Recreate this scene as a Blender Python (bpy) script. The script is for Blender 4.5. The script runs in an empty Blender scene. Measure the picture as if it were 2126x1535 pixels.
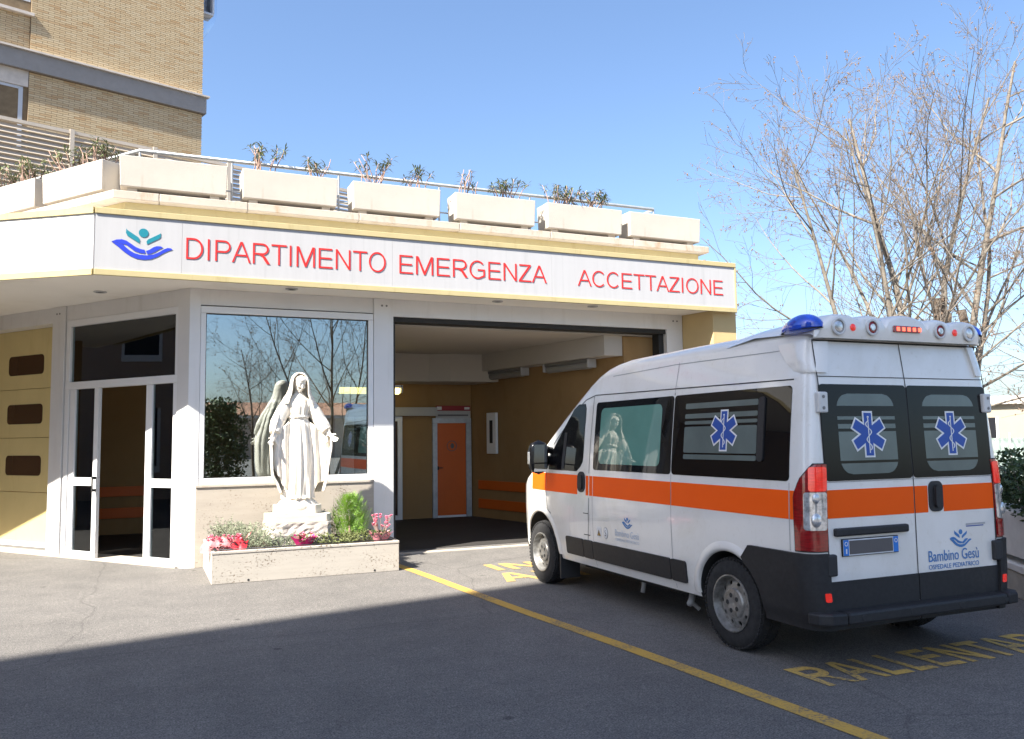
import bpy, bmesh, math, random
import numpy as np
from mathutils import Vector, Matrix

SC = bpy.context.scene
COL = SC.collection
PI = math.pi
R = math.radians
rnd = random.Random(7)

# ------------------------------------------------------------------ camera, world, sun, exposure
# World axes: x runs along the front of the building (to the right), y goes into the building, z up.
CAM_H, PITCH, ROLL, YAW = 1.672, 0.082, -0.0132, R(23.7)
cam_data = bpy.data.cameras.new('camera')
cam_data.sensor_width = 36.0
cam_data.lens = 1744.0 / 2126.0 * 36.0
cam_data.clip_start = 0.05
cam_data.clip_end = 2000.0
cam = bpy.data.objects.new('camera', cam_data)
COL.objects.link(cam)
cam.matrix_world = (Matrix.Translation((0, 0, CAM_H)) @ Matrix.Rotation(-YAW, 4, 'Z')
                    @ Matrix.Rotation(PI / 2 + PITCH, 4, 'X') @ Matrix.Rotation(ROLL, 4, 'Z'))
SC.camera = cam

SUN_AZ, SUN_EL = R(64.0), R(46.5)            # azimuth measured from -y towards -x
sun_dir = Vector((-math.sin(SUN_AZ) * math.cos(SUN_EL), -math.cos(SUN_AZ) * math.cos(SUN_EL), math.sin(SUN_EL)))
world = bpy.data.worlds.new('World')
SC.world = world
world.use_nodes = True
wn = world.node_tree
wn.nodes.clear()
wo = wn.nodes.new('ShaderNodeOutputWorld')
wb = wn.nodes.new('ShaderNodeBackground')
sky = wn.nodes.new('ShaderNodeTexSky')
sky.sky_type = 'NISHITA'
sky.sun_disc = False
sky.sun_elevation = SUN_EL
sky.sun_rotation = math.atan2(sun_dir.x, sun_dir.y)
sky.altitude = 50
sky.air_density = 1.0
sky.dust_density = 1.9
sky.ozone_density = 4.5
wb.inputs['Strength'].default_value = 0.080
wn.links.new(sky.outputs[0], wb.inputs['Color'])
wn.links.new(wb.outputs[0], wo.inputs['Surface'])

sun_data = bpy.data.lights.new('sun', 'SUN')
sun_data.energy = 5.0
sun_data.angle = R(0.55)
sun_data.color = (1.0, 0.94, 0.84)
sun = bpy.data.objects.new('sun', sun_data)
COL.objects.link(sun)
sun.rotation_euler = sun_dir.to_track_quat('Z', 'Y').to_euler()
sun.location = sun_dir * 60

SC.view_settings.view_transform = 'Standard'
SC.view_settings.look = 'None'
SC.view_settings.gamma = 1.0
SC.view_settings.exposure = 1.8
SC.view_settings.use_curve_mapping = False

# ------------------------------------------------------------------ helpers
def link(o, parent=None):
    COL.objects.link(o)
    if parent is not None:
        o.parent = parent
    return o

def tag(o, label=None, cat=None, group=None, kind=None):
    if label: o['label'] = label
    if cat: o['category'] = cat
    if group: o['group'] = group
    if kind: o['kind'] = kind
    return o

def empty(name, loc=(0, 0, 0), rz=0.0, parent=None):
    o = bpy.data.objects.new(name, None)
    o.empty_display_size = 0.2
    o.location = loc
    o.rotation_euler = (0, 0, rz)
    return link(o, parent)

def copy_tree(o, parent=None):
    c = o.copy()
    COL.objects.link(c)
    c.parent = parent
    for ch in list(o.children):
        copy_tree(ch, c)
    return c

class MB:
    """collects geometry for one mesh"""
    def __init__(self):
        self.v = []; self.f = []; self.m = []; self.cur = 0
    def add(self, vs, fs):
        n = len(self.v)
        self.v.extend([tuple(p) for p in vs])
        for f in fs:
            self.f.append(tuple(i + n for i in f)); self.m.append(self.cur)
        return self
    def box(self, x0, y0, z0, x1, y1, z1):
        vs = [(x0, y0, z0), (x1, y0, z0), (x1, y1, z0), (x0, y1, z0), (x0, y0, z1), (x1, y0, z1), (x1, y1, z1), (x0, y1, z1)]
        return self.add(vs, [(0, 3, 2, 1), (4, 5, 6, 7), (0, 1, 5, 4), (1, 2, 6, 5), (2, 3, 7, 6), (3, 0, 4, 7)])
    def obox(self, M, x0, y0, z0, x1, y1, z1):
        n = len(self.v)
        self.box(x0, y0, z0, x1, y1, z1)
        for i in range(n, len(self.v)):
            self.v[i] = tuple(M @ Vector(self.v[i]))
        return self
    def prism(self, poly, z0, z1):
        n = len(poly)
        a = sum(poly[i][0] * poly[(i + 1) % n][1] - poly[(i + 1) % n][0] * poly[i][1] for i in range(n))
        if a < 0: poly = poly[::-1]
        vs = [(p[0], p[1], z0) for p in poly] + [(p[0], p[1], z1) for p in poly]
        fs = [tuple(range(n - 1, -1, -1)), tuple(range(n, 2 * n))]
        fs += [(i, (i + 1) % n, (i + 1) % n + n, i + n) for i in range(n)]
        return self.add(vs, fs)
    def plate(self, poly, fn, t):
        """polygon in 2D mapped through fn(a, b, depth) with thickness t (front at depth 0)"""
        n = len(poly)
        vs = [fn(a, b, 0.0) for a, b in poly] + [fn(a, b, t) for a, b in poly]
        fs = [tuple(range(n)), tuple(range(2 * n - 1, n - 1, -1))]
        fs += [((i + 1) % n, i, i + n, (i + 1) % n + n) for i in range(n)]
        return self.add(vs, fs)
    def tube(self, pts, rad, n=8, cap=True, squash=None):
        pts = [Vector(p) for p in pts]
        k = len(pts)
        if not hasattr(rad, '__len__'): rad = [rad] * k
        vs = []; up = None
        for i, p in enumerate(pts):
            d = (pts[min(i + 1, k - 1)] - pts[max(i - 1, 0)])
            d = d.normalized() if d.length > 1e-9 else Vector((0, 0, 1))
            if up is None:
                up = d.orthogonal().normalized()
            up = (up - d * up.dot(d))
            up = up.normalized() if up.length > 1e-6 else d.orthogonal().normalized()
            s = d.cross(up)
            for j in range(n):
                a = 2 * PI * j / n
                vs.append(p + (up * math.cos(a) + s * math.sin(a)) * rad[i])
        fs = []
        for i in range(k - 1):
            for j in range(n):
                fs.append((i * n + j, i * n + (j + 1) % n, (i + 1) * n + (j + 1) % n, (i + 1) * n + j))
        if cap:
            fs.append(tuple(range(n - 1, -1, -1)))
            fs.append(tuple((k - 1) * n + j for j in range(n)))
        return self.add(vs, fs)
    def lathe(self, prof, n=32, M=None, closed=False):
        """prof: (radius, height) revolved about local z"""
        k = len(prof); vs = []
        for r, h in prof:
            for j in range(n):
                a = 2 * PI * j / n
                p = Vector((r * math.cos(a), r * math.sin(a), h))
                vs.append(M @ p if M else p)
        fs = []
        kk = k if closed else k - 1
        for i in range(kk):
            i2 = (i + 1) % k
            for j in range(n):
                fs.append((i * n + j, i * n + (j + 1) % n, i2 * n + (j + 1) % n, i2 * n + j))
        if not closed:
            if prof[0][0] > 1e-6: fs.append(tuple(range(n - 1, -1, -1)))
            if prof[-1][0] > 1e-6: fs.append(tuple((k - 1) * n + j for j in range(n)))
        return self.add(vs, fs)
    def grid(self, P, closed_u=False):
        """P[i][j] vertices -> quads"""
        h = len(P); w = len(P[0])
        vs = [p for row in P for p in row]
        fs = []
        for i in range(h - 1):
            for j in range(w if closed_u else w - 1):
                fs.append((i * w + j, i * w + (j + 1) % w, (i + 1) * w + (j + 1) % w, (i + 1) * w + j))
        return self.add(vs, fs)
    def ball(self, c, rx, ry, rz, n=16, m=10, M=None):
        P = []
        for i in range(m + 1):
            t = PI * i / m
            row = []
            for j in range(n):
                a = 2 * PI * j / n
                q = Vector((math.sin(t) * math.cos(a) * rx, math.sin(t) * math.sin(a) * ry, -math.cos(t) * rz))
                if M: q = M @ q
                row.append(Vector(c) + q)
            P.append(row)
        return self.grid(P, True)
    def mesh(self, name):
        me = bpy.data.meshes.new(name)
        me.from_pydata([tuple(p) for p in self.v], [], self.f)
        me.update()
        return me
    def build(self, name, mats, parent=None, smooth=False, bevel=0.0, loc=None, rz=None, weld=False, auto=None, fix=False):
        me = self.mesh(name)
        if not isinstance(mats, (list, tuple)): mats = [mats]
        for m in mats: me.materials.append(m)
        if len(mats) > 1:
            me.polygons.foreach_set('material_index', self.m)
        if weld or fix:
            bm = bmesh.new(); bm.from_mesh(me)
            if weld: bmesh.ops.remove_doubles(bm, verts=bm.verts, dist=1e-5)
            bmesh.ops.recalc_face_normals(bm, faces=bm.faces)
            bm.to_mesh(me); bm.free()
        if smooth:
            me.polygons.foreach_set('use_smooth', [True] * len(me.polygons))
            if auto: me.set_sharp_from_angle(angle=R(auto))
        o = bpy.data.objects.new(name, me)
        link(o, parent)
        if loc is not None: o.location = loc
        if rz is not None: o.rotation_euler = (0, 0, rz)
        if bevel > 0:
            b = o.modifiers.new('bevel', 'BEVEL')
            b.width = bevel; b.segments = 2; b.limit_method = 'ANGLE'; b.angle_limit = R(40)
        return o

def part(name, mat, parent, *boxes, **kw):
    m = MB()
    for b in boxes: m.box(*b)
    return m.build(name, mat, parent, **kw)

# ------------------------------------------------------------------ materials
MAT = {}
def material(name, col, rough=0.6, metal=0.0, var=0.0, vscale=6.0, bump=0.0, bscale=40.0, coat=0.0, spec=0.5,
             emis=None, estr=0.0, trans=0.0, detail=4.0, col2=None, stretch=None, ior=1.45, alpha=1.0):
    m = bpy.data.materials.new(name)
    m.use_nodes = True
    nt = m.node_tree
    b = nt.nodes['Principled BSDF']
    b.inputs['Base Color'].default_value = (*col, 1)
    b.inputs['Roughness'].default_value = rough
    b.inputs['Metallic'].default_value = metal
    b.inputs['Specular IOR Level'].default_value = spec
    b.inputs['Coat Weight'].default_value = coat
    b.inputs['Coat Roughness'].default_value = 0.04
    b.inputs['IOR'].default_value = ior
    b.inputs['Transmission Weight'].default_value = trans
    b.inputs['Alpha'].default_value = alpha
    if emis:
        b.inputs['Emission Color'].default_value = (*emis, 1)
        b.inputs['Emission Strength'].default_value = estr
    if var > 0 or bump > 0 or col2:
        tc = nt.nodes.new('ShaderNodeTexCoord')
        mp = nt.nodes.new('ShaderNodeMapping')
        if stretch: mp.inputs['Scale'].default_value = stretch
        nt.links.new(tc.outputs['Object'], mp.inputs['Vector'])
    if var > 0 or col2:
        n = nt.nodes.new('ShaderNodeTexNoise')
        n.inputs['Scale'].default_value = vscale
        n.inputs['Detail'].default_value = detail
        n.inputs['Roughness'].default_value = 0.6
        nt.links.new(mp.outputs[0], n.inputs['Vector'])
        cr = nt.nodes.new('ShaderNodeValToRGB')
        c2 = col2 if col2 else tuple(min(1, c * (1 + var)) for c in col)
        c1 = col if col2 else tuple(c * (1 - var) for c in col)
        cr.color_ramp.elements[0].position = 0.3; cr.color_ramp.elements[0].color = (*c1, 1)
        cr.color_ramp.elements[1].position = 0.7; cr.color_ramp.elements[1].color = (*c2, 1)
        nt.links.new(n.outputs['Fac'], cr.inputs['Fac'])
        nt.links.new(cr.outputs['Color'], b.inputs['Base Color'])
    if bump > 0:
        n2 = nt.nodes.new('ShaderNodeTexNoise')
        n2.inputs['Scale'].default_value = bscale
        n2.inputs['Detail'].default_value = 3
        nt.links.new(mp.outputs[0], n2.inputs['Vector'])
        bp = nt.nodes.new('ShaderNodeBump')
        bp.inputs['Strength'].default_value = bump
        bp.inputs['Distance'].default_value = 0.01
        nt.links.new(n2.outputs['Fac'], bp.inputs['Height'])
        nt.links.new(bp.outputs[0], b.inputs['Normal'])
    MAT[name] = m
    return m

def glass(name, tint, refl, rough=0.0, gloss=(0.9, 0.95, 1.0)):
    """window glass: see-through tint mixed with a mirror coat that grows towards grazing angles"""
    m = bpy.data.materials.new(name)
    m.use_nodes = True
    nt = m.node_tree
    nt.nodes.clear()
    out = nt.nodes.new('ShaderNodeOutputMaterial')
    t = nt.nodes.new('ShaderNodeBsdfTransparent'); t.inputs['Color'].default_value = (*tint, 1)
    g = nt.nodes.new('ShaderNodeBsdfGlossy'); g.inputs['Roughness'].default_value = rough
    g.inputs['Color'].default_value = (*gloss, 1)
    lw = nt.nodes.new('ShaderNodeFresnel'); lw.inputs['IOR'].default_value = 1.5
    mr = nt.nodes.new('ShaderNodeMapRange')
    mr.inputs['From Min'].default_value = 0.04; mr.inputs['From Max'].default_value = 1.0
    mr.inputs['To Min'].default_value = refl; mr.inputs['To Max'].default_value = 1.0
    mx = nt.nodes.new('ShaderNodeMixShader')
    nt.links.new(lw.outputs[0], mr.inputs['Value'])
    nt.links.new(mr.outputs[0], mx.inputs['Fac'])
    nt.links.new(t.outputs[0], mx.inputs[1]); nt.links.new(g.outputs[0], mx.inputs[2])
    nt.links.new(mx.outputs[0], out.inputs['Surface'])
    MAT[name] = m
    return m

def asphalt_material():
    m = material('asphalt', (0.17, 0.165, 0.16), rough=0.9, spec=0.25)
    nt = m.node_tree; b = nt.nodes['Principled BSDF']
    tc = nt.nodes.new('ShaderNodeTexCoord')
    def noise(s, d=5, r=0.6):
        n = nt.nodes.new('ShaderNodeTexNoise')
        n.inputs['Scale'].default_value = s; n.inputs['Detail'].default_value = d; n.inputs['Roughness'].default_value = r
        nt.links.new(tc.outputs['Object'], n.inputs['Vector'])
        return n
    def ramp(src, p0, c0, p1, c1):
        cr = nt.nodes.new('ShaderNodeValToRGB')
        cr.color_ramp.elements[0].position = p0; cr.color_ramp.elements[0].color = (*c0, 1)
        cr.color_ramp.elements[1].position = p1; cr.color_ramp.elements[1].color = (*c1, 1)
        nt.links.new(src, cr.inputs['Fac'])
        return cr
    def mul(a, b_, f=1.0):
        mx = nt.nodes.new('ShaderNodeMix'); mx.data_type = 'RGBA'; mx.blend_type = 'MULTIPLY'
        mx.inputs[0].default_value = f
        nt.links.new(a, mx.inputs[6]); nt.links.new(b_, mx.inputs[7])
        return mx.outputs[2]
    big = ramp(noise(0.35, 6, 0.65).outputs['Fac'], 0.32, (0.112, 0.107, 0.101), 0.7, (0.150, 0.143, 0.134))
    mid = ramp(noise(2.6, 6, 0.7).outputs['Fac'], 0.3, (0.86, 0.86, 0.87), 0.72, (1.12, 1.11, 1.1))
    fine = ramp(noise(85, 2, 0.85).outputs['Fac'], 0.38, (0.55, 0.55, 0.56), 0.62, (1.5, 1.5, 1.49))
    c = mul(mul(big.outputs[0], mid.outputs[0]), fine.outputs[0])
    mid2 = ramp(noise(24, 4, 0.75).outputs['Fac'], 0.34, (0.80, 0.80, 0.81), 0.66, (1.22, 1.21, 1.2))
    c = mul(c, mid2.outputs[0])
    # small dark drips scattered about
    vo = nt.nodes.new('ShaderNodeTexVoronoi'); vo.inputs['Scale'].default_value = 1.3; vo.inputs['Randomness'].default_value = 1.0
    nv = noise(7, 4, 0.7)
    vj = nt.nodes.new('ShaderNodeMath'); vj.operation = 'MULTIPLY_ADD'; vj.inputs[1].default_value = 0.10
    nt.links.new(nv.outputs['Fac'], vj.inputs[0]); nt.links.new(tc.outputs['Object'], vo.inputs['Vector']); nt.links.new(vo.outputs['Distance'], vj.inputs[2])
    st = ramp(vj.outputs[0], 0.088, (0.55, 0.55, 0.56), 0.105, (1, 1, 1))
    c = mul(c, st.outputs[0])
    # hairline cracks and seams
    vw = nt.nodes.new('ShaderNodeTexNoise'); vw.inputs['Scale'].default_value = 0.9; vw.inputs['Detail'].default_value = 5
    nt.links.new(tc.outputs['Object'], vw.inputs['Vector'])
    vm = nt.nodes.new('ShaderNodeVectorMath'); vm.operation = 'MULTIPLY_ADD'
    vm.inputs[1].default_value = (0.5, 0.5, 0.0)
    nt.links.new(vw.outputs['Color'], vm.inputs[0]); nt.links.new(tc.outputs['Object'], vm.inputs[2])
    vor = nt.nodes.new('ShaderNodeTexVoronoi'); vor.feature = 'DISTANCE_TO_EDGE'; vor.inputs['Scale'].default_value = 0.22
    nt.links.new(vm.outputs[0], vor.inputs['Vector'])
    ck = ramp(vor.outputs['Distance'], 0.0, (0.72, 0.72, 0.73), 0.0026, (1, 1, 1))
    c = mul(c, ck.outputs[0], 0.8)
    nt.links.new(c, b.inputs['Base Color'])
    bp = nt.nodes.new('ShaderNodeBump'); bp.inputs['Strength'].default_value = 0.5; bp.inputs['Distance'].default_value = 0.004
    nt.links.new(noise(160, 3, 0.7).outputs['Fac'], bp.inputs['Height'])
    nt.links.new(bp.outputs[0], b.inputs['Normal'])
    return m

def worn_paint(name, col, wear):
    """road paint with bare patches where the aggregate shows"""
    m = material(name, col, rough=0.8, spec=0.2)
    nt = m.node_tree; b = nt.nodes['Principled BSDF']
    tc = nt.nodes.new('ShaderNodeTexCoord')
    n = nt.nodes.new('ShaderNodeTexNoise'); n.inputs['Scale'].default_value = 45; n.inputs['Detail'].default_value = 8; n.inputs['Roughness'].default_value = 0.8
    n1 = nt.nodes.new('ShaderNodeTexNoise'); n1.inputs['Scale'].default_value = 2.2; n1.inputs['Detail'].default_value = 4
    for q in (n, n1): nt.links.new(tc.outputs['Object'], q.inputs['Vector'])
    ad = nt.nodes.new('ShaderNodeMath'); ad.operation = 'MULTIPLY_ADD'; ad.inputs[1].default_value = 0.55
    nt.links.new(n1.outputs['Fac'], ad.inputs[0]); nt.links.new(n.outputs['Fac'], ad.inputs[2])
    cr = nt.nodes.new('ShaderNodeValToRGB')
    cr.color_ramp.elements[0].position = wear; cr.color_ramp.elements[0].color = (0.12, 0.115, 0.11, 1)
    cr.color_ramp.elements[1].position = wear + 0.16; cr.color_ramp.elements[1].color = (*col, 1)
    nt.links.new(ad.outputs[0], cr.inputs['Fac'])
    nt.links.new(cr.outputs[0], b.inputs['Base Color'])
    return m

def travertine(name, base, pit, streak=(1, 1, 6)):
    m = material(name, base, rough=0.75, var=0.06, vscale=3.0, stretch=streak)
    nt = m.node_tree; b = nt.nodes['Principled BSDF']
    tc = nt.nodes.new('ShaderNodeTexCoord')
    mp = nt.nodes.new('ShaderNodeMapping'); mp.inputs['Scale'].default_value = (1, 1, 1.6)
    nt.links.new(tc.outputs['Object'], mp.inputs['Vector'])
    n = nt.nodes.new('ShaderNodeTexNoise'); n.inputs['Scale'].default_value = 30; n.inputs['Detail'].default_value = 5; n.inputs['Roughness'].default_value = 0.75
    nt.links.new(mp.outputs[0], n.inputs['Vector'])
    n2 = nt.nodes.new('ShaderNodeTexNoise'); n2.inputs['Scale'].default_value = 2.0; n2.inputs['Detail'].default_value = 3
    nt.links.new(mp.outputs[0], n2.inputs['Vector'])
    ad = nt.nodes.new('ShaderNodeMath'); ad.operation = 'MULTIPLY_ADD'; ad.inputs[1].default_value = 0.35
    nt.links.new(n2.outputs['Fac'], ad.inputs[0]); nt.links.new(n.outputs['Fac'], ad.inputs[2])
    cr = nt.nodes.new('ShaderNodeValToRGB')
    cr.color_ramp.elements[0].position = pit; cr.color_ramp.elements[0].color = (0.36, 0.29, 0.22, 1)
    cr.color_ramp.elements[1].position = pit + 0.05; cr.color_ramp.elements[1].color = (1, 1, 1, 1)
    nt.links.new(ad.outputs[0], cr.inputs['Fac'])
    mx = nt.nodes.new('ShaderNodeMix'); mx.data_type = 'RGBA'; mx.blend_type = 'MULTIPLY'; mx.inputs[0].default_value = 1
    src = b.inputs['Base Color'].links[0].from_socket
    nt.links.new(src, mx.inputs[6]); nt.links.new(cr.outputs[0], mx.inputs[7])
    nt.links.new(mx.outputs[2], b.inputs['Base Color'])
    bp = nt.nodes.new('ShaderNodeBump'); bp.inputs['Strength'].default_value = 0.6; bp.inputs['Distance'].default_value = 0.006
    nt.links.new(cr.outputs[0], bp.inputs['Height']); nt.links.new(bp.outputs[0], b.inputs['Normal'])
    return m

def stain(name, scale, stretch, p0, p1, tint, seed=0.0, distort=0.4):
    """patches of dirt with a shape of their own laid over a material"""
    nt = MAT[name].node_tree; b = nt.nodes['Principled BSDF']
    tc = nt.nodes.new('ShaderNodeTexCoord'); mp = nt.nodes.new('ShaderNodeMapping')
    mp.inputs['Scale'].default_value = stretch; mp.inputs['Location'].default_value = (seed, seed * 1.7, seed * .6)
    n = nt.nodes.new('ShaderNodeTexNoise'); n.inputs['Scale'].default_value = scale; n.inputs['Detail'].default_value = 7; n.inputs['Roughness'].default_value = .65; n.inputs['Distortion'].default_value = distort
    nt.links.new(tc.outputs['Object'], mp.inputs['Vector']); nt.links.new(mp.outputs[0], n.inputs['Vector'])
    cr = nt.nodes.new('ShaderNodeValToRGB')
    cr.color_ramp.elements[0].position = p0; cr.color_ramp.elements[0].color = (1, 1, 1, 1)
    cr.color_ramp.elements[1].position = p1; cr.color_ramp.elements[1].color = (*tint, 1)
    nt.links.new(n.outputs['Fac'], cr.inputs['Fac'])
    mx = nt.nodes.new('ShaderNodeMix'); mx.data_type = 'RGBA'; mx.blend_type = 'MULTIPLY'; mx.inputs[0].default_value = 1
    s = b.inputs['Base Color']
    if s.is_linked: nt.links.new(s.links[0].from_socket, mx.inputs[6])
    else: mx.inputs[6].default_value = s.default_value
    nt.links.new(cr.outputs[0], mx.inputs[7]); nt.links.new(mx.outputs[2], s)

asphalt_material()
worn_paint('line_yellow', (0.50, 0.31, 0.07), 0.63)
worn_paint('letter_yellow', (0.54, 0.36, 0.10), 0.64)
travertine('travertine', (0.42, 0.385, 0.335), 0.545)
travertine('travertine_wall', (0.40, 0.355, 0.30), 0.50)
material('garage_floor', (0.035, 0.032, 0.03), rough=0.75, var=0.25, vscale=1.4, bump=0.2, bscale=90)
material('silver_paint', (0.70, 0.69, 0.68), rough=0.40, metal=0.15, var=0.03, vscale=2.0)
material('white_alu', (0.74, 0.745, 0.75), rough=0.35, metal=0.1, var=0.02, vscale=3.0)
material('dark_gap', (0.025, 0.025, 0.025), rough=0.7)
material('black_rubber', (0.03, 0.03, 0.032), rough=0.6)
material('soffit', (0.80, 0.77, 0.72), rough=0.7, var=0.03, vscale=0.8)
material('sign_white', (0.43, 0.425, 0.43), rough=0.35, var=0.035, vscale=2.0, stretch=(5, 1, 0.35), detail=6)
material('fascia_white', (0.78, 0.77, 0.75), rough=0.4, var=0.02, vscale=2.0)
material('trim_yellow', (0.44, 0.37, 0.195), rough=0.55, var=0.05, vscale=2.5)
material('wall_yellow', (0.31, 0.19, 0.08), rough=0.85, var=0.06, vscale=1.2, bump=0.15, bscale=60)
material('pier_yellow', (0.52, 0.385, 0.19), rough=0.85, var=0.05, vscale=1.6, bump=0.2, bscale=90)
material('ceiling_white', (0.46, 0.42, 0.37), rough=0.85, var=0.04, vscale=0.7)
material('letter_red', (0.62, 0.022, 0.018), rough=0.4, var=0.05, vscale=3)
material('logo_blue', (0.022, 0.045, 0.50), rough=0.4)
material('logo_teal', (0.010, 0.19, 0.25), rough=0.4)
material('decal_blue', (0.05, 0.20, 0.48), rough=0.4)
material('decal_pale', (0.42, 0.50, 0.62), rough=0.4)
material('ledge_stone', (0.42, 0.375, 0.32), rough=0.8, var=0.06, vscale=4, bump=0.2, bscale=50)
material('box_concrete', (0.47, 0.435, 0.385), rough=0.85, var=0.05, vscale=2.2, bump=0.2, bscale=60)
material('galvanised', (0.45, 0.47, 0.48), rough=0.45, metal=0.6, var=0.12, vscale=9)
material('orange_panel', (0.60, 0.115, 0.01), rough=0.45, var=0.05, vscale=2)
material('door_yellow', (0.62, 0.50, 0.235), rough=0.5, var=0.03, vscale=3, bump=0.1, bscale=120)
material('door_window', (0.05, 0.025, 0.015), rough=0.12)
material('lamp_lens', (0.24, 0.235, 0.22), rough=0.3)
material('tube_lit', (1, 0.95, 0.6), rough=0.5, emis=(1.0, 0.82, 0.30), estr=1.6)
material('steel_dark', (0.22, 0.22, 0.22), rough=0.5, metal=0.5)
material('plate_red', (0.28, 0.02, 0.025), rough=0.5)
material('plate_grey', (0.42, 0.42, 0.42), rough=0.5)
material('print_grey', (0.12, 0.12, 0.13), rough=0.6)
material('white_plain', (0.78, 0.78, 0.77), rough=0.5)
glass('window_glass', (0.62, 0.66, 0.64), 0.34, gloss=(0.86, 0.95, 0.98))
glass('door_glass', (0.72, 0.78, 0.74), 0.07)

stain('box_concrete', 2.6, (1, 1, .8), .60, .74, (.86, .70, .50), 3.1)
stain('box_concrete', 5.0, (1.6, 1.6, .35), .56, .72, (.86, .84, .80), 8.2)
stain('ledge_stone', 2.2, (1.5, 1.5, .4), .56, .72, (.80, .60, .40), 5.0)
stain('ledge_stone', 9.0, (1, 1, 1), .55, .75, (.78, .76, .72), 1.0)
stain('sign_white', 3.0, (3.5, 1, .16), .56, .76, (.86, .86, .86), 2.0)
stain('trim_yellow', 3.0, (2.5, 1, .5), .56, .76, (.82, .78, .70), 4.0)
stain('silver_paint', 2.5, (2.2, 2.2, .3), .55, .78, (.88, .87, .85), 6.0)
stain('soffit', 1.2, (1, 1, 1), .54, .75, (.90, .88, .84), 6.0)
stain('wall_yellow', 1.5, (1, 1, .5), .52, .75, (.82, .78, .72), 2.0)
stain('door_yellow', 3.0, (2.4, 2.4, .3), .55, .78, (.88, .86, .80), 7.0)

# ------------------------------------------------------------------ text and logo shapes
def text_islands(s, extrude=0.5, bold=0.0):
    """outline of a word as separate letter meshes, normalised to a 1 x 1 box"""
    cu = bpy.data.curves.new('tmp_text', 'FONT')
    cu.body = s; cu.size = 1.0; cu.extrude = extrude; cu.offset = bold; cu.resolution_u = 4
    o = bpy.data.objects.new('tmp_text', cu); COL.objects.link(o)
    dg = bpy.context.evaluated_depsgraph_get()
    me = bpy.data.meshes.new_from_object(o.evaluated_get(dg))
    bpy.data.objects.remove(o); bpy.data.curves.remove(cu)
    bm = bmesh.new(); bm.from_mesh(me); bpy.data.meshes.remove(me)
    bmesh.ops.remove_doubles(bm, verts=bm.verts, dist=1e-5)
    bmesh.ops.recalc_face_normals(bm, faces=bm.faces)
    bm.verts.index_update()
    xs = [v.co.x for v in bm.verts]; ys = [v.co.y for v in bm.verts]; zs = [v.co.z for v in bm.verts]
    x0, x1, y0, y1, z0, z1 = min(xs), max(xs), min(ys), max(ys), min(zs), max(max(zs), min(zs) + 1e-6)
    nrm = lambda c: ((c.x - x0) / (x1 - x0), (c.y - y0) / (y1 - y0), (c.z - z0) / (z1 - z0))
    seen = set(); out = []
    for v in bm.verts:
        if v.index in seen: continue
        st = [v]; comp = []; seen.add(v.index)
        while st:
            q = st.pop(); comp.append(q)
            for e in q.link_edges:
                w = e.other_vert(q)
                if w.index not in seen: seen.add(w.index); st.append(w)
        idx = {w.index: i for i, w in enumerate(comp)}
        fs = [tuple(idx[w.index] for w in f.verts) for f in bm.faces if f.verts[0].index in idx]
        out.append(([nrm(w.co) for w in comp], fs))
    bm.free()
    out.sort(key=lambda t: min(p[0] for p in t[0]))
    return out

def put_text(s, fn, mat, parent, name, split=False, bold=0.0, extrude=0.5):
    isl = text_islands(s, extrude, bold)
    if split:
        r = []
        for vs, fs in isl:
            m = MB(); m.add([fn(*p) for p in vs], fs); r.append(m.build(name, mat, parent))
        return r
    m = MB()
    for vs, fs in isl: m.add([fn(*p) for p in vs], fs)
    return m.build(name, mat, parent)

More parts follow.
